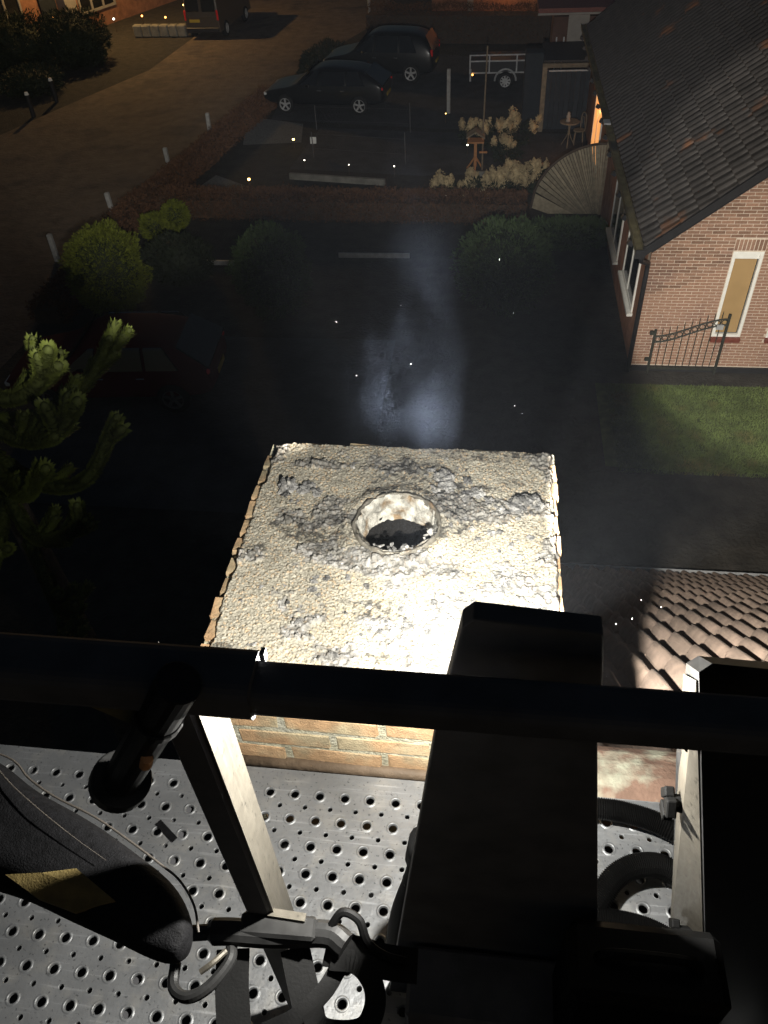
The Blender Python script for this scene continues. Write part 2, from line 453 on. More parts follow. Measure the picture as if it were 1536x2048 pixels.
# ================================================================ numpy noise
def vnoise(x, y, seed=0):
    xi = np.floor(x).astype(np.int64); yi = np.floor(y).astype(np.int64)
    fx = x - xi; fy = y - yi
    fx = fx * fx * (3 - 2 * fx); fy = fy * fy * (3 - 2 * fy)
    def h(a, b):
        v = (a * 374761393 + b * 668265263 + seed * 974711) & 0x7fffffff
        v = ((v ^ (v >> 13)) * 1274126177) & 0x7fffffff
        return ((v ^ (v >> 16)) & 0xffff) / 65535.0
    return (h(xi, yi) * (1 - fx) + h(xi + 1, yi) * fx) * (1 - fy) + (h(xi, yi + 1) * (1 - fx) + h(xi + 1, yi + 1) * fx) * fy
def fbm(x, y, seed=0, o=4):
    r = 0; a = 0.5
    for k in range(o):
        r = r + a * vnoise(x * 2 ** k, y * 2 ** k, seed + k * 7); a *= 0.5
    return r
def cells(x, y, size, seed):
    """jittered-grid Voronoi: distance to nearest point (in cell units), its random id"""
    u = x / size; v = y / size
    iu = np.floor(u).astype(np.int64); iv = np.floor(v).astype(np.int64)
    best = np.full(x.shape, 9.0); bid = np.zeros(x.shape)
    def h(a, b, s):
        q = (a * 73856093 ^ b * 19349663 ^ (seed * 83492791 + s * 2654435761)) & 0x7fffffff
        q = ((q ^ (q >> 15)) * 2246822519) & 0x7fffffff
        q = ((q ^ (q >> 13)) * 3266489917) & 0x7fffffff
        return ((q ^ (q >> 16)) & 0xffff) / 65535.0
    for a in (-1, 0, 1):
        for b in (-1, 0, 1):
            ca = iu + a; cb = iv + b
            d = np.hypot(ca + h(ca, cb, 1) - u, cb + h(ca, cb, 2) - v)
            r = h(ca, cb, 3)
            k = d < best
            best = np.where(k, d, best); bid = np.where(k, r, bid)
    return best, bid
def sstep(a, b, x):
    t = np.clip((x - a) / (b - a), 0, 1); return t * t * (3 - 2 * t)

# ================================================================ CHIMNEY
CX0, CX1, CY0, CY1, CZ = -0.565, 0.190, 0.900, 1.635, 7.985
FX, FY, FR = -0.190, 1.320, 0.094
chim = thing('brick_chimney', 'square brick chimney with a gravelly mortar top and round flue hole', 'chimney', (-0.19, 1.27, 6.2))
mb = MB()                                             # hollow core round the flue shaft
for (x0, x1, y0, y1) in ((-0.5615, -0.305, 0.9035, 1.6315), (-0.075, 0.1865, 0.9035, 1.6315), (-0.305, -0.075, 0.9035, 1.205), (-0.305, -0.075, 1.435, 1.6315)):
    mb.box(((x0 + x1) / 2, (y0 + y1) / 2, 7.05), (x1 - x0, y1 - y0, 1.84))
mb.build('mortar_core', M['mortar_c'], chim)

def unit_brick(name, m, c=0.06):
    vs, fs = chamfer_data(0.5, 0.5, 0.5, c)
    me = bpy.data.meshes.new(name); me.from_pydata(vs, [], fs); fix_normals(me)
    me.materials.append(m); return me
BR_C = []
for k in range(4):                       # four slightly different worn bricks
    bm = bmesh.new()
    vs, fs = chamfer_data(0.105, 0.05, 0.026, 0.005)
    bv = [bm.verts.new((v[0] / 0.21 + random.uniform(-.012, .012), v[1] / 0.1 + random.uniform(-.02, .02), v[2] / 0.052 + random.uniform(-.05, .05))) for v in vs]
    for f in fs: bm.faces.new([bv[i] for i in f])
    bmesh.ops.recalc_face_normals(bm, faces=bm.faces)
    me = bpy.data.meshes.new('brick'); bm.to_mesh(me); bm.free(); me.materials.append(M['brick_c']); BR_C.append(me)
def put_brick(parent, meshes, c, dims, rz=0.0, name='brick'):
    o = link_mesh(name, random.choice(meshes), None, parent, c)
    o.scale = dims; o.rotation_euler = (random.uniform(-.012, .012), random.uniform(-.012, .012), rz + random.uniform(-.012, .012))
    return o
# top course: bricks on edge along the two sides, shorter blocks front and back
y = CY0 + 0.03
while y < CY1 - 0.02:
    for X, sgn in ((CX0 + 0.05, 1), (CX1 - 0.05, -1)):
        put_brick(chim, BR_C, (X + random.uniform(-.003, .003), y, CZ - 0.056 + random.uniform(-.004, .003)), (0.10, 0.052, 0.10))
    y += 0.0625
x = CX0 + 0.155
while x < CX1 - 0.12:
    for Y in (CY0 + 0.05, CY1 - 0.05):
        put_brick(chim, BR_C, (x, Y + random.uniform(-.003, .003), CZ - 0.056 + random.uniform(-.004, .003)), (0.098, 0.10, 0.10))
    x += 0.109
for i in range(9):
    zc = CZ - 0.112 - 0.026 - i * 0.0655
    off = 0.05 + (0.111 if i % 2 else 0.0)
    for Y, r in ((CY0 + 0.05, 0), (CY1 - 0.05, math.pi)):
        x = CX0 - 0.222 + off
        while x < CX1:
            a = max(x, CX0); b = min(x + 0.21, CX1)
            if b - a > 0.03:
                put_brick(chim, BR_C, ((a + b) / 2, Y, zc), (b - a, 0.10, 0.053), r)
            x += 0.223
    for X, r in ((CX0 + 0.05, math.pi / 2), (CX1 - 0.05, -math.pi / 2)):
        yy = CY0 + 0.112 - (0.111 if i % 2 else 0.0)
        while yy < CY1 - 0.11:
            a = max(yy, CY0 + 0.112); b = min(yy + 0.21, CY1 - 0.112)
            if b - a > 0.03:
                put_brick(chim, BR_C, (X, (a + b) / 2, zc), (b - a, 0.10, 0.053), r)
            yy += 0.223
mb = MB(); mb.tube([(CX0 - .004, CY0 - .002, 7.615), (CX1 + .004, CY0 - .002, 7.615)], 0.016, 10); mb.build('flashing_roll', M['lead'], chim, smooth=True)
MB().box((-0.1875, CY0 + .0, 7.50), (0.765, 0.016, 0.22)).build('gap_shade_strip', M['dark'], chim)  # black strip paints in the shaded gap at the wall foot
# lichen on the front wall
mb = MB()
for k in range(26):
    cx = random.gauss(-0.475, 0.012); cz = random.gauss(7.818, 0.006); r = random.uniform(.002, .006)
    mb.add([(cx + r * math.cos(a), 0.8965 - random.uniform(0, .002), cz + r * .7 * math.sin(a)) for a in (0, 1.2, 2.4, 3.6, 4.9)], [(0, 1, 2, 3, 4)])
tag(mb.build('lichen_patch', M['lichen'], chim), 'small patch of bright yellow lichen on the front bricks')

# gravelly top layer: real relief, grain by grain
st = 0.00165
gx = np.arange(CX0 + 0.004, CX1 - 0.004, st); gy = np.arange(CY0 + 0.004, CY1 - 0.004, st)
GX, GY = np.meshgrid(gx, gy)
nx_, ny_ = len(gx), len(gy)
edge = np.minimum(np.minimum(GX - CX0, CX1 - GX), np.minimum(GY - CY0, CY1 - GY))
left_in = np.where(GX - CX0 < 0.05, 0.013 * vnoise(GY * 24, GX * 3, 5), 0)
edge = edge - left_in - 0.010 * vnoise(GX * 30, GY * 30, 3) - 0.006 * (vnoise(GX * 90, GY * 90, 4))
dfl = np.hypot(GX - FX, (GY - FY))
d1, id1 = cells(GX, GY, 0.0041, 1)
d2, id2 = cells(GX + 3, GY + 1, 0.0031, 2)
grain = np.sqrt(np.clip(1 - (d1 / 0.66) ** 2, 0, 1)) * (0.0004 + 0.0026 * id1 ** 1.8) + (fbm(GX * 170, GY * 170, 81, 3) - .44) * 0.0032 + np.sqrt(np.clip(1 - (d2 / 0.7) ** 2, 0, 1)) * 0.0016 * id2
big = (fbm(GX * 6, GY * 6, 21) - 0.5) * 0.012 + (fbm(GX * 26, GY * 26, 22) - .5) * 0.005
dp = np.minimum(np.hypot((GX + 0.06) * 0.75, (GY - 1.12) * 1.15), np.hypot((GX + 0.02) * .8, (GY - 1.43) * 1.5))
sootm = sstep(0.52, 0.60, fbm(GX * 11 + 4, GY * 15, 31, 5) + 0.19 * np.exp(-(dp / 0.21) ** 2) - 0.035)
WX = GX + 0.006 * (fbm(GX * 70, GY * 70, 61) - .5); WY = GY + 0.006 * (fbm(GX * 70 + 9, GY * 70, 62) - .5)
dc, idc = cells(WX, WY * 1.5, 0.021, 9)
dc2, idc2 = cells(WX * 1.2 + 7, WY * 1.8, 0.0105, 10)
tilt = (vnoise(idc * 991, idc * 37, 71) - .5) * (GX - np.round(GX / .021) * .021) * .35 + (vnoise(idc2 * 733, idc2 * 57, 72) - .5) * (GY - np.round(GY / .0105) * .0105) * .5
crust = sootm * (0.0085 * idc ** 3 * (dc < .62) + 0.0048 * idc2 ** 2 * (dc2 < .66) + tilt + (fbm(GX * 120, GY * 120, 33) - .45) * 0.007)
collar = 0.012 * np.exp(-((dfl - 0.118) / 0.022) ** 2)
topf = sstep(0.0, 0.010, edge)
Zt = CZ - 0.012 + topf * (0.014 + big + grain * (1 - 0.45 * sootm) + crust + collar)
tone = 0.72 + 0.5 * id1
base = np.stack([0.46 * tone, 0.425 * tone, 0.34 * tone], -1)
warm = (id1 > 0.86)[..., None]
base = np.where(warm, base * np.array([1.0, 0.84, 0.70]), base)
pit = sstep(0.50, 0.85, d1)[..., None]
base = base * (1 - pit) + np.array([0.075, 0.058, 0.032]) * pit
sc = (0.05 + (0.14 + .26 * sstep(1.40, 1.15, GY)) * vnoise(GX * 150, GY * 150, 41) ** 1.6 + .10 * idc2 ** 2)[..., None] * np.array([1.0, 0.99, 0.98])
k = (sootm * 0.7)[..., None]
base = base * (1 - k) + sc * k
tar = sstep(0.56, 0.66, 0.17 * np.exp(-((dfl - .135) / .045) ** 2) * sstep(1.22, 1.36, GY) + fbm(GX * 5, GY * 16, 51) + 0.16 * np.exp(-((GY - 1.45) / 0.04) ** 2 - ((GX + .13) / .10) ** 2) + 0.22 * np.exp(-((GY - 1.60) / 0.05) ** 2 - ((GX - .0) / .25) ** 2))[..., None]
tar = tar * (0.25 + 0.75 * sstep(0.42, 0.60, fbm(GX * 95, GY * 95, 55, 3)))[..., None]
base = base * (1 - 0.82 * tar) + np.array([0.03, 0.03, 0.03]) * 0.82 * tar
vid = np.arange(nx_ * ny_).reshape(ny_, nx_)
keepv = (edge > -0.004) & (dfl > FR - 0.003)
q = np.stack([vid[:-1, :-1], vid[:-1, 1:], vid[1:, 1:], vid[1:, :-1]], -1)
kq = keepv[:-1, :-1] & keepv[:-1, 1:] & keepv[1:, 1:] & keepv[1:, :-1]
faces = q[kq]
used = np.unique(faces); remap = -np.ones(nx_ * ny_, int); remap[used] = np.arange(len(used))
P = np.stack([GX - chim.location.x, GY - chim.location.y, Zt - chim.location.z], -1).reshape(-1, 3)[used]
me = np_mesh('gravel_top', P, remap[faces], smooth=False)
ca = me.color_attributes.new('grain', 'FLOAT_COLOR', 'POINT')
cc = np.ones((len(used), 4), np.float32); cc[:, :3] = base.reshape(-1, 3)[used]
ca.data.foreach_set('color', cc.ravel())
cap = link_mesh('gravel_top', me, M['cap'], chim)
tag(cap, 'gritty sand coloured mortar layer scattered with soot')

# flue: steel ring, crusty lining, dark shaft
n = 96
def ring(name, prof, m, jit, parent, jz=0.0, smooth=True):
    vs = []; fs = []
    for j, (r, z) in enumerate(prof):
        for k in range(n):
            a = 2 * math.pi * k / n
            q = mnoise.noise(Vector((math.cos(a) * 3, math.sin(a) * 3, z * 40 + j * .37)))
            q2 = mnoise.noise(Vector((math.cos(a) * 9, math.sin(a) * 9, z * 90 + 5)))
            rr = r + jit * (q + 0.7 * q2)
            zz = z + jz * (mnoise.noise(Vector((math.cos(a) * 4, math.sin(a) * 4, 9))) + .6 * mnoise.noise(Vector((math.cos(a) * 14, math.sin(a) * 14, 3)))) 
            vs.append((FX + rr * math.cos(a) - chim.location.x, FY + rr * math.sin(a) - chim.location.y, zz - chim.location.z))
    for j in range(len(prof) - 1):
        for k in range(n):
            a = j * n + k; b = j * n + (k + 1) % n
            fs.append((a, b, b + n, a + n))
    me = np_mesh(name, vs, fs, smooth); fix_normals(me)
    return link_mesh(name, me, m, parent)
fl = ring('flue_ring', [(0.107, 7.975), (0.105, 7.996), (0.103, 8.005), (0.0995, 8.008), (0.0965, 8.005), (0.0935, 7.994), (0.093, 7.90)], M['rust'], 0.0034, chim, 0.006)
ring('flue_lining', [(0.094, 8.006)] + [(0.0905 - 0.006 * min(1, i / 4), 8.0 - i * 0.0050) for i in range(14)], M['lining'], 0.0075, chim, 0.0)
ring('flue_soot_shade', [(0.088, 7.945)] + [(0.0865, 7.935 - i * 0.01) for i in range(24)], M['flue_soot_shade'], 0.004, chim, 0.0)  # soot black begins high up to paint in the shaded crescent as well
MB().lathe((FX, FY, 0), [(0.096, 7.72), (0.096, 7.1), (0.0001, 7.1)], 24).build('flue_shaft', M['dark'], chim)
# crumbly lip on the near inner side of the flue
mb = MB()
for k in range(46):
    a = random.gauss(-1.2, 0.55); rr = random.uniform(0.074, 0.094); s_ = random.uniform(.004, .011)
    c = Vector((FX + rr * math.cos(a), FY + rr * math.sin(a), 8.0 + random.uniform(-.02, .006)))
    vs = [c + Vector((random.gauss(0, 1), random.gauss(0, 1), random.gauss(0, .8))).normalized() * s_ for _ in range(8)]
    bm = bmesh.new(); [bm.verts.new(v) for v in vs]; bmesh.ops.convex_hull(bm, input=bm.verts)
    bm.verts.ensure_lookup_table(); bm.verts.index_update()
    mb.add([v.co for v in bm.verts], [[v.index for v in f.verts] for f in bm.faces]); bm.free()
mb.build('flue_crumbs', M['soot'], chim)['kind'] = 'stuff'

def lump_mesh(seed, m, name='soot_lump'):
    bm = bmesh.new(); bmesh.ops.create_icosphere(bm, subdivisions=3, radius=1)
    for v in bm.verts:
        p = v.co.copy()
        d = 1 + 0.75 * mnoise.noise(p * 1.3 + Vector((seed * 3.1, 0, 0))) + 0.55 * mnoise.noise(p * 3.2 + Vector((0, seed * 1.7, 0))) + .3 * mnoise.noise(p * 7 + Vector((0, 0, seed)))
        v.co = p * d; v.co.z *= 0.6
    me = bpy.data.meshes.new(name); bm.to_mesh(me); bm.free(); me.materials.append(m); return me
LUMPS = [lump_mesh(i, M['soot']) for i in range(7)]
def top_z(x, y):
    i = int(round((y - gy[0]) / st)); j = int(round((x - gx[0]) / st))
    return float(Zt[min(max(i, 0), ny_ - 1), min(max(j, 0), nx_ - 1)])
spots = []
def clump(cx, cy, n_, sp, s0, s1):
    for _ in range(n_):
        spots.append((random.gauss(cx, sp), random.gauss(cy, sp * .7), random.uniform(s0, s1)))
clump(-0.475, 1.43, 3, .012, .014, .024); clump(-0.43, 1.45, 7, .018, .009, .020)      # left clump
clump(0.105, 1.42, 9, .020, .012, .028)                                                # right clump
clump(-0.08, 1.50, 10, .030, .010, .024); clump(-0.03, 1.445, 9, .035, .008, .020)      # behind the flue
clump(0.06, 1.29, 8, .05, .005, .012); clump(-0.30, 1.16, 9, .04, .005, .011)
clump(-0.15, 1.07, 10, .06, .005, .012); clump(0.0, 1.10, 9, .06, .004, .010); clump(-0.28, 1.52, 4, .04, .005, .010)
clump(0.09, 1.16, 6, .04, .004, .010); clump(-0.22, 0.98, 6, .05, .004, .009)
for _ in range(95): spots.append((random.uniform(CX0 + .04, CX1 - .04), random.uniform(CY0 + .05, CY1 - .05), random.uniform(.003, .007)))
for (x, y, s_) in spots:
    s_ *= 0.78
    if math.hypot(x - FX, y - FY) < 0.125 or not (CX0 + .03 < x < CX1 - .03) or not (CY0 + .03 < y < CY1 - .02): continue
    o = link_mesh('soot_lump', random.choice(LUMPS), None, chim, (x, y, top_z(x, y) + s_ * 0.15))
    o.scale = (s_ * random.uniform(.8, 1.5), s_ * random.uniform(.7, 1.2), s_ * random.uniform(.7, 1.15)); o.rotation_euler = (random.uniform(-.3, .3), random.uniform(-.3, .3), random.uniform(0, 6.28))
    for p in o.data.polygons: p.use_smooth = False

# ================================================================ TILED ROOF UNDER THE CHIMNEY
RY, RZ, RS = 0.985, 7.37, 0.95                   # ridge line and slope (falls away towards +y)
rang = math.atan(RS)
roof = thing('tiled_house', 'house roof of brownish red pantiles falling away beside the chimney', 'house', (0, 1.0, 0))
def on_roof(x, y, up=0.0):
    return Vector((x, y + math.sin(rang) * up, RZ - RS * (y - RY) + math.cos(rang) * up))
mb = MB()
yE = 7.15
a = on_roof(0, RY, -0.10); b = on_roof(0, yE, -0.10)
mb.prism([(a.y, a.z), (b.y, b.z), (b.y, b.z - 0.12), (RY, a.z - 0.14), (RY - 5.6, RZ - 5.5), (RY - 5.6, RZ - 5.35)], 'x', -0.62, 7.5)
mb.build('roof_boarding', M['dark'], roof)
MB().box((3.4, 1.0, 0.8), (7.9, 11.0, 1.55)).build('wall', M['fardark'], roof)
TW, TG, TL = 0.187, 0.40, 0.455
def tile_mesh(name, m, w=TW, L=TL, hgt=0.052, pan=0.012):
    prof = []
    for i in range(11):
        u = i / 10.0
        x = (u - 0.5) * (w + 0.022)
        if u < 0.5: z = hgt * math.sin(math.pi * u / 0.5) ** 0.85
        else: z = -pan * math.sin(math.pi * (u - 0.5) / 0.5)
        prof.append((x, z))
    t = 0.016
    vs = []; fs = []
    for (yy, lift) in ((0.0, 0.0), (L * .5, 0.016), (L - 0.012, 0.034), (L, 0.028)):
        for (x, z) in prof: vs.append((x, yy, z + lift))
    for (yy, lift) in ((0.0, 0.0), (L, 0.028)):
        for (x, z) in prof: vs.append((x, yy, z + lift - t))
    m_ = 11
    for r_ in range(3):
        for i in range(10):
            a = r_ * m_ + i; fs.append((a, a + 1, a + 1 + m_, a + m_))
    for i in range(10):
        a = 4 * m_ + i; fs.append((a, a + m_, a + m_ + 1, a + 1))
        a = 3 * m_ + i; b = 5 * m_ + i; fs.append((a, a + 1, b + 1, b))
    for i in (0, 10):
        fs.append((i, 3 * m_ + i, 5 * m_ + i, 4 * m_ + i))
    me = bpy.data.meshes.new(name); me.from_pydata(vs, [], fs); fix_normals(me)
    for p in me.polygons[:30]: p.use_smooth = True
    me.materials.append(m); return me
TILE = [tile_mesh('roof_tile', M['tile'], hgt=0.070 + 0.004 * k, pan=0.02) for k in range(2)]
def tile_matrix(x, ydist):
    """ydist = distance of the tile's upper edge from the ridge, measured down the slope"""
    Y = RY + ydist * math.cos(rang)
    p = on_roof(x, Y, 0.012)
    return Matrix.Translation(p) @ Matrix.Rotation(-rang, 4, 'X')
cells_ = []
nrow = int(8.4 / TG)
for r_ in range(nrow):
    for c in range(-7, 34):
        x = 0.79 + 0.19 * c + 0.0
        d = 0.06 + r_ * TG
        Y = RY + d * math.cos(rang)
        if Y > yE - .2: continue
        if CX0 - .1 < x < CX1 + .1 and Y < CY1 + .05: continue
        p = on_roof(x, Y)
        cells_.append(((p - CAM).length * (1.0 if x > CX1 else 3.0), x, d))
cells_.sort()
rest_v, rest_f = [], []
tv = [v.co.copy() for v in TILE[0].vertices]; tf = [tuple(p.vertices) for p in TILE[0].polygons]
for i, (_, x, d) in enumerate(cells_):
    Mx = tile_matrix(x + random.uniform(-.003, .003), d + random.uniform(-.006, .006)) @ Matrix.Rotation(random.uniform(-.012, .012), 4, 'Z')
    if i < 290:
        o = bpy.data.objects.new('roof_tile', random.choice(TILE)); col.objects.link(o); o.parent = roof
        o.matrix_local = Matrix.Translation(-roof.location) @ Mx
    else:
        b = len(rest_v); rest_v += [Mx @ v - roof.location for v in tv]; rest_f += [tuple(k + b for k in f) for f in tf]
me = bpy.data.meshes.new('far_tiles'); me.from_pydata([tuple(v) for v in rest_v], [], rest_f)
o = link_mesh('far_tiles', me, M['tile'], roof); o['kind'] = 'stuff'
# ridge tiles right and left of the chimney
def ridge_seg(x0, x1):
    pr = []
    for k in range(11):
        a = math.pi * k / 10
        pr.append((RY - 0.0 - 0.125 * math.cos(a), RZ + 0.045 + 0.115 * math.sin(a)))
    pr2 = [(RY - (p[0] - RY) * 0 + (p[0] - RY) * .86, RZ + 0.03 + (p[1] - RZ - 0.045) * .84) for p in pr]
    mb = MB(); mb.prism(pr + pr2[::-1], 'x', x0, x1)
    return mb.build('ridge_tile', M['ridge'], roof, smooth=False)
x = CX1 + 0.015
while x < 5.5:
    ridge_seg(x, x + 0.37); x += 0.378
g = on_roof(0, yE, 0.0)
mb = MB()
pr = [(g.y + .00 + 0.075 - 0.075 * math.cos(math.pi * k / 8), g.z - 0.02 - 0.075 * math.sin(math.pi * k / 8)) for k in range(9)]
pr += [(q[0] * 1.0 + (0.006 if i > 4 else -0.006) * (-1), q[1] + .008) for i, q in list(enumerate(pr))[::-1]]
mb.prism(pr, 'x', -0.62, 7.4); mb.build('gutter', M['zinc'], roof)
MB().box((3.4, g.y + 0.15, g.z - 0.012), (8.0, 0.03, 0.03)).build('gutter_lip', M['zinc'], roof)

# ================================================================ LIFT BASKET
DZ = 7.65; PT = 0.0562; HX0, HY0 = -0.431, 0.806
bask = thing('lift_basket', 'black framed work platform with perforated metal floor in front of the chimney', 'work platform', (-0.2, 0.45, DZ))
N = 16
def ringpts(cx, cy, r, z):
    return [(cx + r * math.cos(2 * math.pi * k / N + math.pi / 4 * 0), cy + r * math.sin(2 * math.pi * k / N), z) for k in range(N)]
def diamond(cx, cy, h, z):
    c = [(h, 0), (0, h), (-h, 0), (0, -h)]
    out = []
    for i in range(4):
        a, b = c[i], c[(i + 1) % 4]
        for j in range(4):
            t = j / 4
            out.append((cx + a[0] * (1 - t) + b[0] * t, cy + a[1] * (1 - t) + b[1] * t, z))
    return out
vs = []; fs = []
def stack_rings(rings):
    b = len(vs)
    for rg in rings: vs.extend(rg)
    for j in range(len(rings) - 1):
        for k in range(N):
            a = b + j * N + k; c = b + j * N + (k + 1) % N
            fs.append((a, c, c + N, a + N))
H2 = PT / 2
for i in range(-16, 22):
    for j in range(-13, 1):
        x = HX0 + i * PT; y = HY0 + j * PT
        jz = random.uniform(-.0003, .0003)
        stack_rings([diamond(x, y, H2, DZ), ringpts(x, y, 0.0148, DZ), ringpts(x, y, 0.0134, DZ + 0.0012 + jz), ringpts(x, y, 0.0115, DZ + 0.0019 + jz),
                     ringpts(x, y, 0.0092, DZ + 0.0006), ringpts(x, y, 0.0086, DZ - 0.006)])
        if j < 0 or True:
            x2, y2 = x + H2, y - H2
            stack_rings([diamond(x2, y2, H2, DZ), ringpts(x2, y2, 0.0066, DZ), ringpts(x2, y2, 0.0058, DZ + 0.0008), ringpts(x2, y2, 0.0050, DZ - 0.0015), ringpts(x2, y2, 0.0048, DZ - 0.005)])
xa = HX0 - 16 * PT - H2; xb = HX0 + 21 * PT + H2
me_v = np.array(vs); me_v -= np.array(bask.location)
me = np_mesh('deck_plate', me_v, fs, smooth=True)
flat = np.array([all(abs(vs[k][2] - DZ) < 1e-6 for k in f) for f in fs])
me.polygons.foreach_set('use_smooth', ~flat)
link_mesh('deck_plate', me, M['deck'], bask)
# plain strip and folded flange at the far edge (fills the saw-tooth left by the diamonds, 2 mm lower)
mb = MB()
yA, yB = HY0, 0.862
for i in range(-16, 22):
    x = HX0 + i * PT
    # triangles between neighbouring diamonds on the row line, up to a straight line at HY0 + H2
    b = len(mb.v)
    p = [(x, HY0 + H2), (x + H2, HY0), (x + PT, HY0 + H2)]
    mb.add([(p[0][0], p[0][1], DZ), (p[1][0], p[1][1], DZ), (p[2][0], p[2][1], DZ)], [(0, 1, 2)])
    mb.add([(x, HY0 + H2, DZ), (x + PT, HY0 + H2, DZ), (x + PT, yB, DZ), (x, yB, DZ)], [(0, 1, 2, 3)])
    mb.add([(x, yB, DZ), (x + PT, yB, DZ), (x + PT, yB + .001, DZ - 0.05), (x, yB + .001, DZ - 0.05)], [(0, 1, 2, 3)])
mb.build('deck_flange', M['deck'], bask)
for (xx) in (-1.0, -0.62, -0.05, 0.5):
    MB().box((xx, 0.44, DZ - 0.045), (0.04, 0.8, 0.06)).build('deck_joist', M['black'], bask)

def rounded_rect(hy, hz, r, k=4):
    out = []
    for (sx, sz, a0) in ((1, 1, 0), (-1, 1, 90), (-1, -1, 180), (1, -1, 270)):
        for i in range(k + 1):
            a = R(a0 + 90 * i / k)
            out.append((sx * (hy - r) + r * math.cos(a), sz * (hz - r) + r * math.sin(a)))
    return out
def bar_x(name, x0, x1, yc, zc, hy, hz, r, m):
    mb = MB(); mb.prism([(yc + a, zc + b) for a, b in rounded_rect(hy, hz, r)], 'x', x0, x1)
    return mb.build(name, m, bask, smooth=False)
bar_x('top_rail', -0.95, 0.95, 0.374, 8.724, 0.0215, 0.0165, 0.010, M['black'])
bar_x('rail_sleeve', -0.95, -0.183, 0.375, 8.727, 0.027, 0.0215, 0.012, M['black'])
MB().box((-0.1815, 0.400, 8.736), (0.004, 0.008, 0.012)).build('weld_tab', M['black'], bask)
# square post, right face of bare metal
mb = MB(); mb.box((-0.2605, 0.388, 8.18), (0.035, 0.054, 1.055), ch=0.004); mb.build('post', M['black'], bask)
MB().box((-0.2415, 0.388, 8.19), (0.004, 0.049, 1.02)).build('post_face', M['brushed'], bask)
# gusset under the rail on the left
mb = MB(); mb.prism([(-0.42, 8.704), (-0.285, 8.704), (-0.300, 8.650), (-0.352, 8.690), (-0.42, 8.690)], 'y', 0.366, 0.374); mb.build('gusset_plate', M['gutter'], bask)
# locking pin: sleeve and round flange hanging from the rail
p0, p1 = Vector((-0.247, 0.352, 8.742)), Vector((-0.356, 0.366, 8.545))
d = (p1 - p0).normalized()
mb = MB(); mb.tube([p0 - d * .02, p1], 0.0195, 20); mb.tube([p1 - d * 0.008, p1 + d * 0.010], 0.031, 28); mb.tube([p0 + d * .05, p0 + d * .062], 0.0225, 20)
mb.build('locking_pin', M['clampblack'], bask, bevel=0.0015)
MB().tube([p0 + d * .105 + Vector((.008, -.02, 0)), p0 + d * .118 + Vector((.010, -.022, 0))], 0.006, 8).build('pin_stop', M['pine'], bask)
# upright panels outside the rail
def panel(name, poly, y0, y1, bev):
    mb = MB(); mb.prism(poly, 'y', y0, y1)
    return mb.build(name, M['black'], bask, bevel=bev)
panel('upright_panel', [(-0.010, 8.742), (0.000, 8.754), (0.112, 8.744), (0.119, 8.690), (0.131, 8.565), (0.175, 8.239), (0.252, 7.66), (-0.122, 7.66), (-0.034, 8.569)], 0.44, 0.462, 0.002)
NE = [(0.198, 8.708), (0.206, 8.722), (0.62, 8.70), (0.62, 7.66), (0.437, 7.66), (0.404, 7.816), (0.231, 8.567)]
FE = [(0.213, 8.632), (0.222, 8.645), (0.62, 8.63), (0.62, 7.66), (0.392, 7.66), (0.350, 7.847), (0.237, 8.463)]
mb = MB(); mb.add([(x, 0.434, z) for x, z in NE] + [(x, 0.500, z) for x, z in FE], [tuple(range(7)), tuple(range(7, 14))] + [(i, (i + 1) % 7, 7 + (i + 1) % 7, 7 + i) for i in range(7)])
mb.build('upright_panel', M['clampblack'], bask)
mb = MB()
NE[6], FE[6] = (0.203, 8.690), (0.2165, 8.615)
for k in (6, 5):
    k2 = {6: 5, 5: 4}[k]
    q = [(NE[k][0], .438, NE[k][1]), (NE[k2][0], .438, NE[k2][1]), (FE[k2][0], .499, FE[k2][1]), (FE[k][0], .499, FE[k][1])]
    mb.add([(x - .003, y, z - (.004 if k == 0 else 0)) for x, y, z in q] + [(x + .002, y, z - .004) for x, y, z in q], [(0, 1, 2, 3), (7, 6, 5, 4), (0, 4, 5, 1), (1, 5, 6, 2), (2, 6, 7, 3), (3, 7, 4, 0)])
mb.build('panel_edge', M['brushed'], bask)
MB().box((0.075, 0.385, 7.80), (0.30, 0.10, 0.28), ch=.006).build('cabinet_foot', M['black'], bask)
MB().tube([(0.2265, 0.462, 8.545), (0.2235, 0.462, 8.543)], 0.008, 10).build('bolt_hole', M['dark'], bask)
for (x, z, yy) in ((0.262, 8.40, .47), (0.335, 8.055, .452), (0.376, 7.87, .455)):
    mb = MB(); mb.tube([(x + .004, yy, z), (x - .03, yy, z + .004)], [0.012, 0.009], 10)
    for k in range(3):
        a = k * 2.1 + .4
        mb.box((x - .026, yy + .012 * math.cos(a), z + .014 * math.sin(a)), (0.012, 0.012, 0.022), rx=a)
    mb.build('wing_bolt', M['rubber'], bask, bevel=0.002)

# work light clamped to the outside of the rail, facing the chimney
wl = thing('work_light', 'black work light clamped outside the basket rail, shining on the chimney', 'work light', (LAMP.x, LAMP.y - .045, LAMP.z))
mb = MB(); mb.box((LAMP.x + .03, LAMP.y - 0.040, LAMP.z - .01), (0.10, 0.022, 0.06), ch=0.005); mb.build('housing', M['black'], wl)
MB().box((LAMP.x + .03, LAMP.y - 0.0265, LAMP.z - .01), (0.086, 0.003, 0.048)).build('lens', M['lamplens'], wl)
mb = MB(); mb.tube([(LAMP.x + .05, LAMP.y - .052, LAMP.z), (LAMP.x + .055, LAMP.y - .06, LAMP.z + .05), (LAMP.x + .055, LAMP.y - .12, LAMP.z + .15)], 0.006, 8); mb.build('bracket', M['black'], wl)
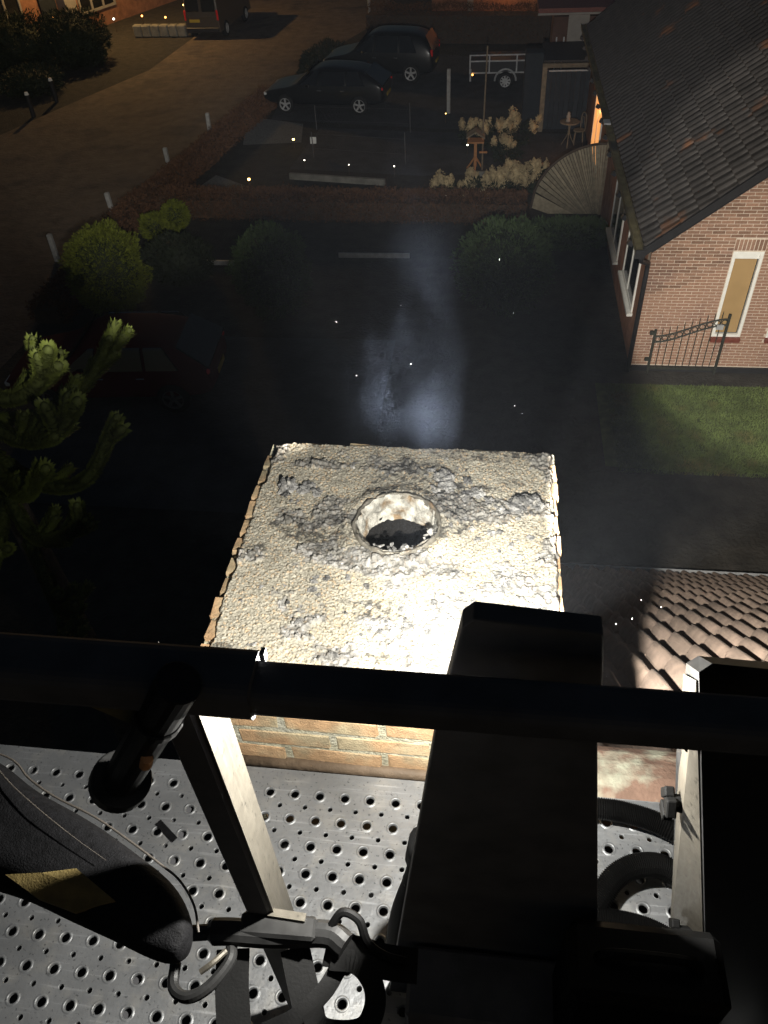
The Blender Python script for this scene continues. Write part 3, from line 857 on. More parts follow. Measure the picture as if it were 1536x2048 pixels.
# ================================================================ BASKET CLUTTER (loose things)
def spline(pts, n=40):
    P_ = [Vector(p) for p in pts]
    P_ = [2 * P_[0] - P_[1]] + P_ + [2 * P_[-1] - P_[-2]]
    out = []
    seg = len(P_) - 3
    for i in range(seg):
        a, b, c, d = P_[i:i + 4]
        m = max(2, n // seg)
        for k in range(m):
            t = k / m
            out.append(0.5 * ((2 * b) + (c - a) * t + (2 * a - 5 * b + 4 * c - d) * t * t + (3 * b - a - 3 * c + d) * t ** 3))
    out.append(P_[-2])
    return out
# corrugated hoses lying on the floor behind the panels
def hose(label, pts, r):
    c = spline(pts, 200)
    rad = [r + (0.0028 if i % 2 else 0.0) for i in range(len(c))]
    o = MB().tube(c, rad, 12).build('corrugated_hose', M['rubber'])
    return tag(o, label, 'hose')
hose('black corrugated hose curving along the far floor edge', [(0.10, 0.80, 7.70), (0.267, 0.805, 7.71), (0.341, 0.798, 7.712), (0.416, 0.773, 7.71), (0.56, 0.69, 7.70), (0.70, 0.56, 7.69)], 0.020)
hose('black corrugated hose looping nearest the right panel', [(0.20, 0.56, 7.68), (0.255, 0.615, 7.70), (0.295, 0.665, 7.72), (0.345, 0.688, 7.73), (0.405, 0.684, 7.72), (0.50, 0.62, 7.69), (0.62, 0.56, 7.68)], 0.021)
hose('short black corrugated hose crossing low between the panels', [(0.16, 0.60, 7.68), (0.27, 0.585, 7.69), (0.36, 0.57, 7.69), (0.46, 0.52, 7.68)], 0.030)
bb = thing('black_filler_box', 'black filler box added on the floor between the two upright panels', 'box', (0.245, 0.375, DZ))  # box put in to keep the shaded floor between the panels black
MB().box((0.245, 0.375, DZ + .255), (0.20, 0.10, 0.50), ch=.012).build('case', M['rubber'], bb); MB().tube(spline([(0.18, 0.375, DZ + .50), (0.20, 0.375, DZ + .525), (0.29, 0.375, DZ + .525), (0.31, 0.375, DZ + .50)], 16), .007, 8).build('handle', M['rubber'], bb)
# padded black bag hanging in from the lower left
bag = thing('equipment_bag', 'long black padded bag with a yellow patch at lower left', 'bag', (-0.50, 0.35, 8.12))
top = [(-0.760, 0.520, 8.3), (-0.650, 0.498, 8.3), (-0.605, 0.470, 8.3), (-0.558, 0.448, 8.3), (-0.490, 0.425, 8.3), (-0.433, 0.399, 8.3), (-0.385, 0.375, 8.3), (-0.352, 0.357, 8.3), (-0.325, 0.330, 8.3), (-0.310, 0.300, 8.3)]
bot = [(-0.720, 0.330, 8.3), (-0.640, 0.332, 8.3), (-0.570, 0.326, 8.3), (-0.525, 0.318, 8.3), (-0.480, 0.305, 8.3), (-0.435, 0.293, 8.3), (-0.400, 0.284, 8.3), (-0.370, 0.275, 8.3), (-0.338, 0.268, 8.3), (-0.318, 0.272, 8.3)]
vs = []; fs = []; K = 18
for i, (t_, b_) in enumerate(zip(top, bot)):
    t_ = Vector(t_); b_ = Vector(b_); c = (t_ + b_) / 2; h = (t_ - b_) / 2
    th = 0.055 * (1 - 0.55 * (i / 9) ** 2)
    for k in range(K):
        a = 2 * math.pi * k / K
        p = c + h * math.cos(a) + Vector((0, 0, th * math.sin(a) * (1 + .12 * math.sin(3 * a))))
        p += Vector((0, 0, 0.006 * mnoise.noise(p * 22)))
        vs.append(p - bag.location)
for i in range(9):
    for k in range(K):
        a = i * K + k; b = i * K + (k + 1) % K
        fs.append((a, b, b + K, a + K))
fs2 = [tuple(range(K)), tuple(range(9 * K, 10 * K))]
me = bpy.data.meshes.new('bag_body'); me.from_pydata([tuple(v) for v in vs], [], fs + fs2); fix_normals(me)
for p in me.polygons: p.use_smooth = True
body = link_mesh('bag_body', me, M['bag'], bag)
sd = body.modifiers.new('s', 'SUBSURF'); sd.levels = 1; sd.render_levels = 2
c1 = spline([Vector(t) + Vector((0.003, 0.006, 0.0)) for t in top], 60)
MB().tube(c1, 0.0015, 8).build('edge_rim_light', M['rim_and_trim'], bag)  # paler line along the bag's edge paints in its rim light
c2 = spline([(-0.66, 0.492, 8.338), (-0.60, 0.447, 8.352), (-0.54, 0.412, 8.356), (-0.48, 0.382, 8.352), (-0.43, 0.360, 8.346)], 40)
mb = MB(); mb.tube(c2, [0.0012 * (1 - .7 * i / len(c2)) for i in range(len(c2))], 6); mb.build('seam_ridge', M['rim_and_trim'], bag)
mb = MB()
pp = [(-0.545, 0.330, 8.350), (-0.500, 0.336, 8.352), (-0.460, 0.345, 8.352), (-0.405, 0.318, 8.340), (-0.450, 0.302, 8.335), (-0.500, 0.312, 8.337)]
mb.add(pp + [(a, b, c - .006) for a, b, c in pp], [(0, 1, 2, 3, 4, 5), (11, 10, 9, 8, 7, 6)] + [(i, (i + 1) % 6, 6 + (i + 1) % 6, 6 + i) for i in range(6)])
tag(mb.build('bag_patch', M['yellow'], bag), 'ochre yellow patch on the bag')
# harness clamp on the knee rail with its straps and ring
cl = thing('rail_clamp', 'black rail clamp with looped straps between bag and upright panel', 'clamp', (-0.22, 0.33, 8.12))
mb = MB(); mb.tube(spline([(-0.345, 0.335, 8.2), (-0.30, 0.340, 8.205), (-0.24, 0.344, 8.2), (-0.17, 0.352, 8.2), (-0.142, 0.340, 8.2)], 24), [0.010] * 4 + [0.017] * 21, 12)
mb.box((-0.232, 0.350, 8.203), (0.10, 0.030, 0.034), rz=.03, ch=.004); mb.build('clamp_body', M['clampblack'], cl, smooth=False)
MB().box((-0.222, 0.3625, 8.222), (0.050, 0.010, 0.004), rz=-.04).build('clamp_plate', M['brushed'], cl)
MB().tube(spline([(-0.36, 0.30, 8.19), (-0.352, 0.272, 8.195), (-0.33, 0.262, 8.2), (-0.305, 0.275, 8.205), (-0.287, 0.305, 8.205), (-0.29, 0.325, 8.2)], 30), 0.0075, 10).build('hook', M['clampblack'], cl)
MB().tube(spline([(-0.318, 0.288, 8.213), (-0.305, 0.298, 8.217), (-0.292, 0.315, 8.214)], 12), 0.004, 8).build('hook_gate', M['brushed'], cl)
MB().tube(spline([(-0.165, 0.358, 8.21), (-0.150, 0.372, 8.225), (-0.128, 0.366, 8.22), (-0.115, 0.345, 8.21), (-0.092, 0.333, 8.205), (-0.065, 0.330, 8.2)], 40), 0.0058, 8).build('cable', M['rubber'], cl)
def strap(pts, w, name='strap', th=0.003, m='rubber'):
    c = spline(pts, 36); vs = []; fs = []
    for i, p in enumerate(c):
        t = (c[min(i + 1, len(c) - 1)] - c[max(i - 1, 0)]).normalized()
        s_ = t.cross(Vector((0.15, -0.1, 1))).normalized()
        for a, b in ((-w, 0), (w, 0), (w, -th), (-w, -th)): vs.append(p + s_ * a + Vector((0, 0, b)))
    for i in range(len(c) - 1):
        for k in range(4): fs.append((i * 4 + k, i * 4 + (k + 1) % 4, (i + 1) * 4 + (k + 1) % 4, (i + 1) * 4 + k))
    mb = MB(); mb.add(vs, fs); return mb.build(name, M[m], cl)
strap([(-0.29, 0.325, 8.19), (-0.283, 0.285, 8.18), (-0.272, 0.245, 8.17), (-0.262, 0.20, 8.16), (-0.25, 0.15, 8.15)], 0.021)
strap([(-0.285, 0.20, 8.17), (-0.235, 0.236, 8.18), (-0.195, 0.258, 8.185), (-0.165, 0.290, 8.185), (-0.150, 0.320, 8.185)], 0.011)
strap([(-0.21, 0.335, 8.19), (-0.195, 0.300, 8.18), (-0.178, 0.262, 8.17), (-0.165, 0.22, 8.16), (-0.15, 0.16, 8.15)], 0.019)
strap([(-0.16, 0.325, 8.195), (-0.125, 0.322, 8.20), (-0.102, 0.300, 8.20), (-0.098, 0.272, 8.20), (-0.112, 0.250, 8.20), (-0.155, 0.246, 8.20), (-0.175, 0.265, 8.195)], 0.013)
strap([(-0.17, 0.338, 8.19), (-0.13, 0.334, 8.20), (-0.09, 0.328, 8.20), (-0.05, 0.33, 8.19)], 0.020)
# dark bottle-shaped tool hanging left of the upright panel
tl = thing('hanging_torch', 'slim black torch hanging beside the left edge of the upright panel', 'torch', (-0.085, 0.47, 7.67))
mb = MB(); mb.tube(spline([(-0.060, 0.52, 8.10), (-0.075, 0.515, 8.0), (-0.098, 0.51, 7.88), (-0.112, 0.505, 7.76), (-0.118, 0.50, 7.66)], 30), 0.017, 12); mb.build('tube', M['rubber'], tl, smooth=True)
MB().tube([(-0.0575, 0.523, 8.12), (-0.066, 0.519, 8.06)], [0.024, 0.023], 14).build('head', M['rubber'], tl, smooth=True)
MB().tube([(-0.076, 0.5155, 7.99), (-0.0775, 0.515, 7.984)], 0.0178, 14).build('band', M['rim_and_trim'], tl)
# strip of tape lying on the floor
tag(MB().box((-0.634, 0.695, DZ + 0.0045), (0.060, 0.014, 0.0016), rz=-.62).build('tape_strip', M['bag']), 'short dark strip of tape lying on the perforated floor', 'tape')
# ash flakes drifting round the chimney
mb = MB()
for (x, y, z) in ((0.02, 1.75, 8.45), (0.06, 1.72, 8.33), (-0.22, 1.80, 8.30), (-0.19, 1.72, 8.18), (-0.34, 1.75, 8.12), (0.08, 1.72, 8.06), (0.10, 1.70, 8.05), (-0.39, 1.8, 8.25), (0.30, 1.1, 7.95), (0.34, 1.05, 7.9), (0.36, 1.2, 7.85), (0.28, 1.0, 7.9), (0.33, .95, 7.85), (0.40, 1.3, 7.8), (-0.62, .9, 8.05), (0.45, 1.3, 7.78), (0.42, 1.1, 7.7)):
    s_ = random.uniform(.0006, .0013)
    q = [Vector((random.gauss(0, 1), random.gauss(0, 1), random.gauss(0, 1))).normalized() * s_ + Vector((x, y, z)) for _ in range(4)]
    mb.add(q, [(0, 1, 2), (0, 2, 3), (0, 3, 1), (1, 3, 2)])
tag(mb.build('ash_flakes', M['ash']), 'tiny pale ash flakes drifting in the air round the chimney', 'ash', kind='stuff')

# ================================================================ BRICK HOUSE ON THE RIGHT
HXW, HYW = 2.93, 14.30
HS, HX0_, HZ0 = 0.817, 2.70, 2.78            # roof: z = HZ0 + HS * (x - HX0_)
hz = lambda x: HZ0 + HS * (x - HX0_)
HRX = 7.6
house = thing('brick_house', 'red brick house with steep dark tiled roof and white windows', 'house', (5.2, 14.3, 0))
mb = MB(); zt = -0.10
wins = [(4.366, 4.900), (5.385, 5.920)]
WZ0, WZ1 = 0.800, 2.555
xs = [HXW + .006] + [q for w in wins for q in w] + [HRX]
for k, (x0, x1) in enumerate(zip(xs[:-1], xs[1:])):      # wall strips, left open where a window sits
    for z0, z1 in (((0, None),) if k % 2 == 0 else ((0, WZ0), (WZ1, None))):
        mb.prism([(x0, z0), (x1, z0), (x1, hz(x1) + zt if z1 is None else z1), (x0, hz(x0) + zt if z1 is None else z1)], 'y', HYW - 0.002, HYW + 0.28)
mb.prism([(HRX, 0), (12.2, 0), (12.2, hz(HXW) - .1), (HRX, hz(HRX) + zt)], 'y', HYW - 0.002, HYW + 0.28)
mb.build('gable_wall', M['mortar_h'], house)
mb = MB(); mb.box((HXW + 0.14, (HYW + 0.29 + 30.0) / 2, 1.42), (0.27, 30.0 - HYW - 0.29, 2.84)); side = mb.build('side_wall', M['brick_o'], house)
MB().box((7.5, 30.1, 1.42), (8.8, 0.2, 2.84)).build('back_wall', M['brick_o'], house)
UB = [unit_brick('brick', M['brick_h'], 0.03)]
bricks = []
for i in range(76):
    zc = 0.16 + i * 0.0625
    x = HXW + (0.0 if i % 2 else -0.11)
    while x < 6.9:
        a, b = max(x, HXW), x + 0.21
        x += 0.22
        segs = [(a, b)]
        for (w0, w1) in wins:
            if WZ0 - .10 < zc < WZ1 + 0.235:
                ns = []
                for (p, q) in segs:
                    if q <= w0 - .012 or p >= w1 + .012: ns.append((p, q))
                    else:
                        if p < w0 - .04: ns.append((p, w0 - .012))
                        if q > w1 + .04: ns.append((w1 + .012, q))
                segs = ns
        for (p, q) in segs:
            if q - p > 0.03 and zc < hz(p) - 0.22:
                bricks.append(((Vector(((p + q) / 2, HYW, zc)) - CAM).length + (0 if (p + q) / 2 < 5.6 else 5), (p + q) / 2, zc, q - p))
bricks.sort()
rv, rf = [], []
bv = [v.co.copy() for v in UB[0].vertices]; bf = [tuple(p.vertices) for p in UB[0].polygons]
for i, (_, xc, zc, ln_) in enumerate(bricks):
    j = random.uniform(-.0025, .0025)
    if i < 280:
        o = link_mesh('brick', UB[0], None, house, (xc, HYW + 0.03 + j, zc)); o.scale = (ln_, 0.075, 0.0525)
    else:
        b = len(rv)
        rv += [(v.x * ln_ + xc - 5.2, v.y * .075 + .03 + j, v.z * .0525 + zc) for v in bv]; rf += [tuple(k + b for k in f) for f in bf]
me = bpy.data.meshes.new('upper_bricks'); me.from_pydata(rv, [], rf)
o = link_mesh('upper_bricks', me, M['brick_h'], house); o['kind'] = 'stuff'
for (w0, w1) in wins:                                   # upright bricks over each window
    nn = 8
    for k in range(nn):
        xx = w0 - .01 + (w1 - w0 + .02) * (k + .5) / nn
        o = link_mesh('brick', UB[0], None, house, (xx, HYW + 0.03, WZ1 + 0.125)); o.scale = (0.054, 0.075, 0.205)
def gable_window(w0, w1):
    fr = MB(); fw = 0.055; y0, y1 = HYW - 0.012, HYW + 0.09
    for c, d in ((((w0 + fw / 2), (y0 + y1) / 2, (WZ0 + WZ1) / 2), (fw, y1 - y0, WZ1 - WZ0)), (((w1 - fw / 2), (y0 + y1) / 2, (WZ0 + WZ1) / 2), (fw, y1 - y0, WZ1 - WZ0)),
                 (((w0 + w1) / 2, (y0 + y1) / 2 + .001, WZ0 + fw / 2), (w1 - w0 - 2 * fw, y1 - y0, fw)), (((w0 + w1) / 2, (y0 + y1) / 2 + .001, WZ1 - fw / 2), (w1 - w0 - 2 * fw, y1 - y0, fw))):
        fr.box(c, d)
    f = fr.build('window_frame', M['white'], house, bevel=.004)
    MB().box(((w0 + w1) / 2, HYW + 0.066, (WZ0 + WZ1) / 2), (w1 - w0 - 2 * fw, 0.012, WZ1 - WZ0 - 2 * fw)).build('pane', M['glass'], f)
    MB().box(((w0 + w1) / 2 - .006, HYW + 0.05, (WZ0 + WZ1) / 2 - .045), (w1 - w0 - 2 * fw - .03, 0.008, WZ1 - WZ0 - 2 * fw - .13)).build('blind', M['blind'], f)
    MB().box(((w0 + w1) / 2, HYW + 0.046, WZ1 - fw - .05), (w1 - w0 - 2 * fw, 0.03, 0.095)).build('blind_box', M['white'], f)
    mb = MB(); mb.box(((w0 + w1) / 2, HYW - 0.005, WZ0 - 0.048), (w1 - w0 + .02, 0.13, 0.085), rx=R(8)); mb.build('window_sill', M['sill'], house)
for w in wins: gable_window(*w)
# side windows and the warmly lit door
def side_window(y0, y1, z0, z1, lit=False, name='window_frame'):
    fr = MB(); fw = 0.07; x0, x1 = HXW - 0.03, HXW + 0.03
    for c, d in (((HXW, y0 + fw / 2, (z0 + z1) / 2), (.06, fw, z1 - z0)), ((HXW, y1 - fw / 2, (z0 + z1) / 2), (.06, fw, z1 - z0)), ((HXW, (y0 + y1) / 2, (z0 + z1) / 2), (.06, fw, z1 - z0 - 2 * fw)),
                 ((HXW, (y0 + y1) / 2, z0 + fw / 2), (.062, y1 - y0 - 2 * fw, fw)), ((HXW, (y0 + y1) / 2, z1 - fw / 2), (.062, y1 - y0 - 2 * fw, fw))):
        fr.box(c, d)
    f = fr.build(name, M['white'], house)
    MB().box((HXW - .004, (y0 + y1) / 2, (z0 + z1) / 2), (0.02, y1 - y0 - 2 * fw, z1 - z0 - 2 * fw)).build('pane', M['litpane'] if lit else M['glass'], f)
    if not lit: MB().box((HXW - .04, (y0 + y1) / 2, z0 - .04), (0.14, y1 - y0 + .1, 0.06)).build('window_sill', M['white'], f)
    return f
side_window(15.1, 16.9, 0.85, 2.35); side_window(17.9, 19.7, 0.6, 2.35)
tag(side_window(24.2, 26.3, 0.25, 2.2, True, 'door_frame'), 'white framed door glowing warm orange')
# roof slab, tiles, verge, gutter
yv0, yv1 = 13.86, 30.1
mb = MB(); mb.prism([(HX0_, hz(HX0_) - .03), (HRX, hz(HRX) - .03), (12.6, hz(HX0_) - .03), (12.6, hz(HX0_) - .16), (HRX, hz(HRX) - .17), (HX0_, hz(HX0_) - .14)], 'y', yv0 + .03, yv1)
mb.build('roof_boarding', M['dark'], house)
hang_ = math.atan(HS); cph, sph = math.cos(hang_), math.sin(hang_)
HT = tile_mesh('roof_tile', M['tile_d'], w=0.235, L=0.40, hgt=0.05)
htv = [v.co.copy() for v in HT.vertices]; htf = [tuple(p.vertices) for p in HT.polygons]
# local tile: x across, y down-slope, z out of the roof -> world: across = +Y, down-slope = -X side
Rm = Matrix(((0, -cph, -sph, 0), (1, 0, 0, 0), (0, -sph, cph, 0), (0, 0, 0, 1)))
Rm = Matrix.Rotation(0, 4, 'X') @ Rm
hc = []
slope_len = (HRX - HX0_) / cph
for r_ in range(int(slope_len / 0.345)):
    for c in range(int((yv1 - yv0) / 0.25)):
        s_ = slope_len - 0.03 - r_ * 0.345            # distance up from the eave of the tile's upper edge
        yy = yv0 + 0.125 + c * 0.25
        p = Vector((HX0_ + s_ * cph - sph * 0.0, yy, hz(HX0_ + s_ * cph) + 0.0))
        hc.append(((p - CAM).length, s_, yy))
hc.sort()
rv, rf = [], []
for i, (_, s_, yy) in enumerate(hc):
    p = Vector((HX0_ + s_ * cph, yy, hz(HX0_ + s_ * cph)))
    Mx = Matrix.Translation(p) @ Rm @ Matrix.Rotation(random.uniform(-.012, .012), 4, 'Z')
    if i < 290:
        o = bpy.data.objects.new('roof_tile', HT); col.objects.link(o); o.parent = house; o.matrix_local = Matrix.Translation(-house.location) @ Mx
    else:
        b = len(rv); rv += [tuple(Mx @ v - house.location) for v in htv]; rf += [tuple(k + b for k in f) for f in htf]
me = bpy.data.meshes.new('far_roof_tiles'); me.from_pydata(rv, [], rf)
o = link_mesh('far_roof_tiles', me, M['tile_d'], house); o['kind'] = 'stuff'
# verge board along the gable slope
def slope_bar(name, x0, x1, y0, y1, z_off, th, m):
    mb = MB(); mb.prism([(x0, hz(x0) + z_off), (x1, hz(x1) + z_off), (x1, hz(x1) + z_off - th), (x0, hz(x0) + z_off - th)], 'y', y0, y1)
    return mb.build(name, m, house)
slope_bar('verge_board', HX0_ - .02, HRX, yv0 - .05, yv0 + .028, 0.055, 0.17, M['pipe'])
slope_bar('verge_soffit', HX0_ + .15, HRX, yv0 + .03, HYW - .01, -0.175, 0.02, M['pipe'])
MB().box((HRX, 22, hz(HRX) + .06), (0.22, 16.4, 0.10), ch=.03).build('ridge_cap', M['tile_d'], house)
mb = MB()
gy0, gy1 = 13.80, 30.2
prg = [(2.555, 2.80), (2.555, 2.70), (2.585, 2.66), (2.675, 2.66), (2.70, 2.70), (2.70, 2.80), (2.69, 2.80), (2.69, 2.715), (2.665, 2.68), (2.595, 2.68), (2.567, 2.715), (2.567, 2.80)]
MB().prism(prg, 'y', gy0, gy1).build('gutter', M['gutter'], house)
mb = MB(); mb.add([(2.569, gy0, 2.76), (2.688, gy0, 2.76), (2.688, gy1, 2.76), (2.569, gy1, 2.76)], [(0, 1, 2, 3)]); mb.build('gutter_moss', M['gutter'], house)
MB().box((2.63, gy0 - .012, 2.725), (0.17, 0.02, 0.16)).build('gutter_end', M['pipe'], house)
for k in range(14):
    yy = 14.4 + k * 1.12
    MB().box((2.535, yy, 2.66), (0.10, 0.10, 0.09), ry=.5).build('gutter_bracket', M['pipe'], house)
MB().box((2.60, 20.6, 2.80), (0.16, 0.30, 0.05), ch=.01).build('gutter_clip', M['zinc'], house)
mb = MB(); mb.tube([(2.66, 13.86, 2.68), (2.70, 13.95, 2.52), (2.88, 14.20, 2.36), (2.885, 14.215, 2.2), (2.885, 14.215, 0.0)], 0.045, 12); mb.build('downpipe', M['pipe'], house, smooth=True)
MB().box((5.6, HYW - .02, 0.055), (5.4, 0.06, 0.11)).build('plinth', M['pipe'], house)

# wrought iron gate standing against the gable
gate = thing('garden_gate', 'black wrought iron gate with ringed arched top standing against the gable', 'gate', (3.9, 14.16, 0))
GYP = 14.17
def gtop(x):
    t = (x - 3.25) / (4.56 - 3.25)
    return 0.86 + 0.40 * (t * t * (3 - 2 * t)) 
def bar(name, p0, p1, r, parent=gate, m='iron', n=8):
    return MB().tube([p0, p1], r, n).build(name, M[m], parent)
MB().box((3.265, GYP, .50), (0.045, 0.045, 1.0)).build('gate_stile', M['iron'], gate)
MB().box((4.570, GYP, .69), (0.045, 0.045, 1.34)).build('gate_stile', M['iron'], gate)
MB().box((3.92, GYP, .13), (1.26, 0.03, 0.05)).build('bottom_bar', M['iron'], gate)
for off in (0.0, -0.135):
    c = [(3.27 + 1.29 * k / 24, GYP - .012, gtop(3.27 + 1.29 * k / 24) + off) for k in range(25)]
    MB().tube(c, 0.014, 8).build('arched_bar', M['iron'], gate)
for k in range(1, 10):
    xx = 3.27 + 1.30 * k / 10
    MB().tube([(xx, GYP + .004, 0.14), (xx, GYP + .004, gtop(xx) + 0.11), (xx, GYP + .004, gtop(xx) + .17)], [0.009, .009, .002], 6).build('spear_bar', M['iron'], gate)
for k in range(10):
    xx = 3.27 + 1.30 * (k + .5) / 10; zc = gtop(xx) - .0675
    MB().tube([(xx + .05 * math.cos(a), GYP - .012, zc + .05 * math.sin(a)) for a in [2 * math.pi * i / 16 for i in range(17)]], 0.008, 6, caps=False).build('ring', M['iron'], gate)
MB().box((3.215, GYP, .93), (0.10, 0.06, 0.07)).build('hinge', M['iron'], gate); MB().box((3.215, GYP, .33), (0.10, 0.06, 0.06)).build('hinge', M['iron'], gate)
MB().box((4.44, GYP - .01, 1.09), (0.13, 0.04, 0.10)).build('lock', M['zinc'], gate)

# ================================================================ FAN SHAPED SLAT FENCE
fan = thing('fan_fence', 'fan shaped screen of radiating grey brown slats beside the house', 'fence', (2.1, 21.9, 0))
FPX, FPZ = 2.86, -0.35
arch = []
for k in range(26):
    t = k / 25
    xx = 1.02 + (2.84 - 1.02) * t
    zt_ = 0.15 + 1.70 * math.sqrt(max(0, 1 - (1 - t) ** 2))
    arch.append((xx, zt_))
for k in range(25):
    (x0, z0), (x1, z1) = arch[k], arch[k + 1]
    j = random.uniform(-.012, .012)
    def low(x, z):
        d = Vector((x - FPX, 0, z - FPZ)); q = max(0.0, (0.02 - FPZ)) / max(1e-3, (z - FPZ)); return (FPX + d.x * min(.92, q), .02) if z > .02 else (x, .02)
    a0, a1 = low(x0, z0), low(x1, z1)
    g_ = .08
    xa0 = x0 + (x1 - x0) * g_; za0 = z0 + (z1 - z0) * g_; xa1 = x1 - (x1 - x0) * g_; za1 = z1 - (z1 - z0) * g_
    mb = MB(); mb.prism([(xa0, za0), (xa1, za1), (a1[0] - .002, a1[1]), (a0[0] + .002, a0[1])], 'y', 21.9 + j, 21.93 + j); mb.build('slat', M['reed'], fan)
MB().tube([(x, 21.90, z + .02) for x, z in arch], 0.035, 8).build('arched_rim', M['stem'], fan)
MB().box((2.885, 21.92, 0.95), (0.07, 0.07, 1.9)).build('post', M['wood'], fan)

# ================================================================ CARPORT, SHED, BINS BEHIND THE HOUSE
cp = thing('timber_carport', 'open timber lean-to with pale posts and dark blue back boards', 'carport', (2.1, 28.6, 0))
MB().box((1.44, 28.62, 0.98), (0.15, 0.15, 1.96), ch=.01).build('post', M['wood'], cp)
MB().box((2.20, 28.62, 2.00), (1.68, 0.14, 0.13), ch=.01).build('beam', M['wood'], cp)
MB().box((2.26, 28.54, 1.86), (1.38, 0.03, 0.04)).build('rail', M['zinc'], cp)
for k in range(9):
    MB().box((1.60 + .155 * k, 28.80 + (k % 2) * .006, 0.92), (0.145, 0.025, 1.82)).build('board', M['darkwood'], cp)
MB().box((2.25, 29.7, 2.12), (1.7, 2.2, 0.05)).build('roof_sheet', M['pipe'], cp)
sh = thing('garden_shed', 'dark garden shed with pale render panel and flat red roof edge', 'shed', (2.6, 32, 0))
MB().box((2.75, 32.4, 1.35), (2.0, 1.4, 2.7)).build('wall', M['fardark'], sh)
MB().box((2.60, 31.68, 2.35), (0.70, 0.03, 0.80)).build('render_panel', M['cloth'], sh)
MB().box((2.5, 32.3, 2.93), (2.6, 2.0, 0.20)).build('flat_roof', M['sill'], sh)
MB().box((2.5, 31.28, 2.87), (2.62, 0.03, 0.06)).build('roof_trim', M['cloth'], sh)
for (xx) in (1.90, 2.15):
    MB().box((xx, 31.66, 1.55), (0.045, 0.05, 1.1)).build('door_post', M['zinc'], sh)
tag(MB().box((1.12, 29.6, 1.10), (0.62, 0.55, 2.2), ch=.03).build('dark_cabinet', M['darkwood']), 'tall dark cupboard standing between trailer and timber lean-to', 'cupboard')

# ================================================================ TRAILER
tr = thing('box_trailer', 'low box trailer with galvanised rails and one wheel showing', 'trailer', (0.1, 33.5, 0))
MB().box((0.0, 34.1, 0.75), (2.3, 1.3, 0.42)).build('box', M['pipe'], tr)
for z in (0.56, 0.96, 1.16): MB().box((0.0, 33.42, z), (2.3, 0.04, 0.045)).build('side_rail', M['zinc'], tr)
for xx in (-1.12, -0.4, 0.62, 1.13): MB().box((xx, 33.39, 0.86), (0.05, 0.03, 0.62)).build('side_post', M['zinc'], tr)
def wheel(parent, c, r, w, axis_ang=0.0, spokes=5, rim='alloy'):
    ax = Vector((math.sin(axis_ang), -math.cos(axis_ang), 0))      # outward direction
    side = Vector((math.cos(axis_ang), math.sin(axis_ang), 0))
    c = Vector(c)
    mb = MB()
    n_ = 28
    prof = [(r * .66, -w * .5), (r * .93, -w * .5), (r, -w * .32), (r, w * .32), (r * .93, w * .5), (r * .66, w * .5)]
    vs = []; fs = []
    for (rr, q) in prof:
        for k in range(n_):
            a = 2 * math.pi * k / n_; vs.append(c + ax * q + side * rr * math.cos(a) + Vector((0, 0, rr * math.sin(a))))
    for i in range(len(prof) - 1):
        for k in range(n_): fs.append((i * n_ + k, i * n_ + (k + 1) % n_, (i + 1) * n_ + (k + 1) % n_, (i + 1) * n_ + k))
    mb.add(vs, fs); t = mb.build('wheel', M['tyre'], parent, smooth=True)
    mb = MB()
    vs = []; fs = []
    for (rr, q) in ((r * .67, w * .49), (r * .60, w * .47), (r * .58, w * .25)):
        for k in range(n_):
            a = 2 * math.pi * k / n_; vs.append(c + ax * q + side * rr * math.cos(a) + Vector((0, 0, rr * math.sin(a))))
    for i in range(2):
        for k in range(n_): fs.append((i * n_ + k, i * n_ + (k + 1) % n_, (i + 1) * n_ + (k + 1) % n_, (i + 1) * n_ + k))
    mb.add(vs, fs)
    for s_ in range(spokes):
        a = 2 * math.pi * s_ / spokes + .3
        dr = side * math.cos(a) + Vector((0, 0, math.sin(a))); tn = side * -math.sin(a) + Vector((0, 0, math.cos(a)))
        p = [c + ax * w * .40 + tn * r * .10, c + ax * w * .40 - tn * r * .10, c + ax * w * .44 + dr * r * .62 - tn * r * .09, c + ax * w * .44 + dr * r * .62 + tn * r * .09]
        mb.add(p + [q - ax * .03 for q in p], [(0, 1, 2, 3), (7, 6, 5, 4), (0, 4, 5, 1), (1, 5, 6, 2), (2, 6, 7, 3), (3, 7, 4, 0)])
    mb.tube([c + ax * w * .3, c + ax * w * .48], r * .16, 12)
    mb.build('rim', M[rim], t)
    return t
wheel(tr, (0.22, 33.32, 0.30), 0.30, 0.16, 0.0, 9, 'zinc')
MB().tube([(0.22 + .40 * math.cos(a), 33.32, 0.30 + .40 * math.sin(a)) for a in [math.pi * k / 12 for k in range(13)]], 0.035, 8).build('mudguard', M['zinc'], tr)
MB().box((-1.10, 33.36, 0.50), (0.06, 0.05, 0.42)).build('support_leg', M['zinc'], tr)
MB().box((-1.02, 33.34, 0.52), (0.05, 0.02, 0.05)).build('marker_lamp', M['bulb_o'], tr)
tag(MB().box((-1.76, 30.6, 0.72), (0.13, 0.13, 1.45), ch=.015).build('fence_post', M['greypost']), 'tall pale grey fence post standing right of the parked cars', 'post')

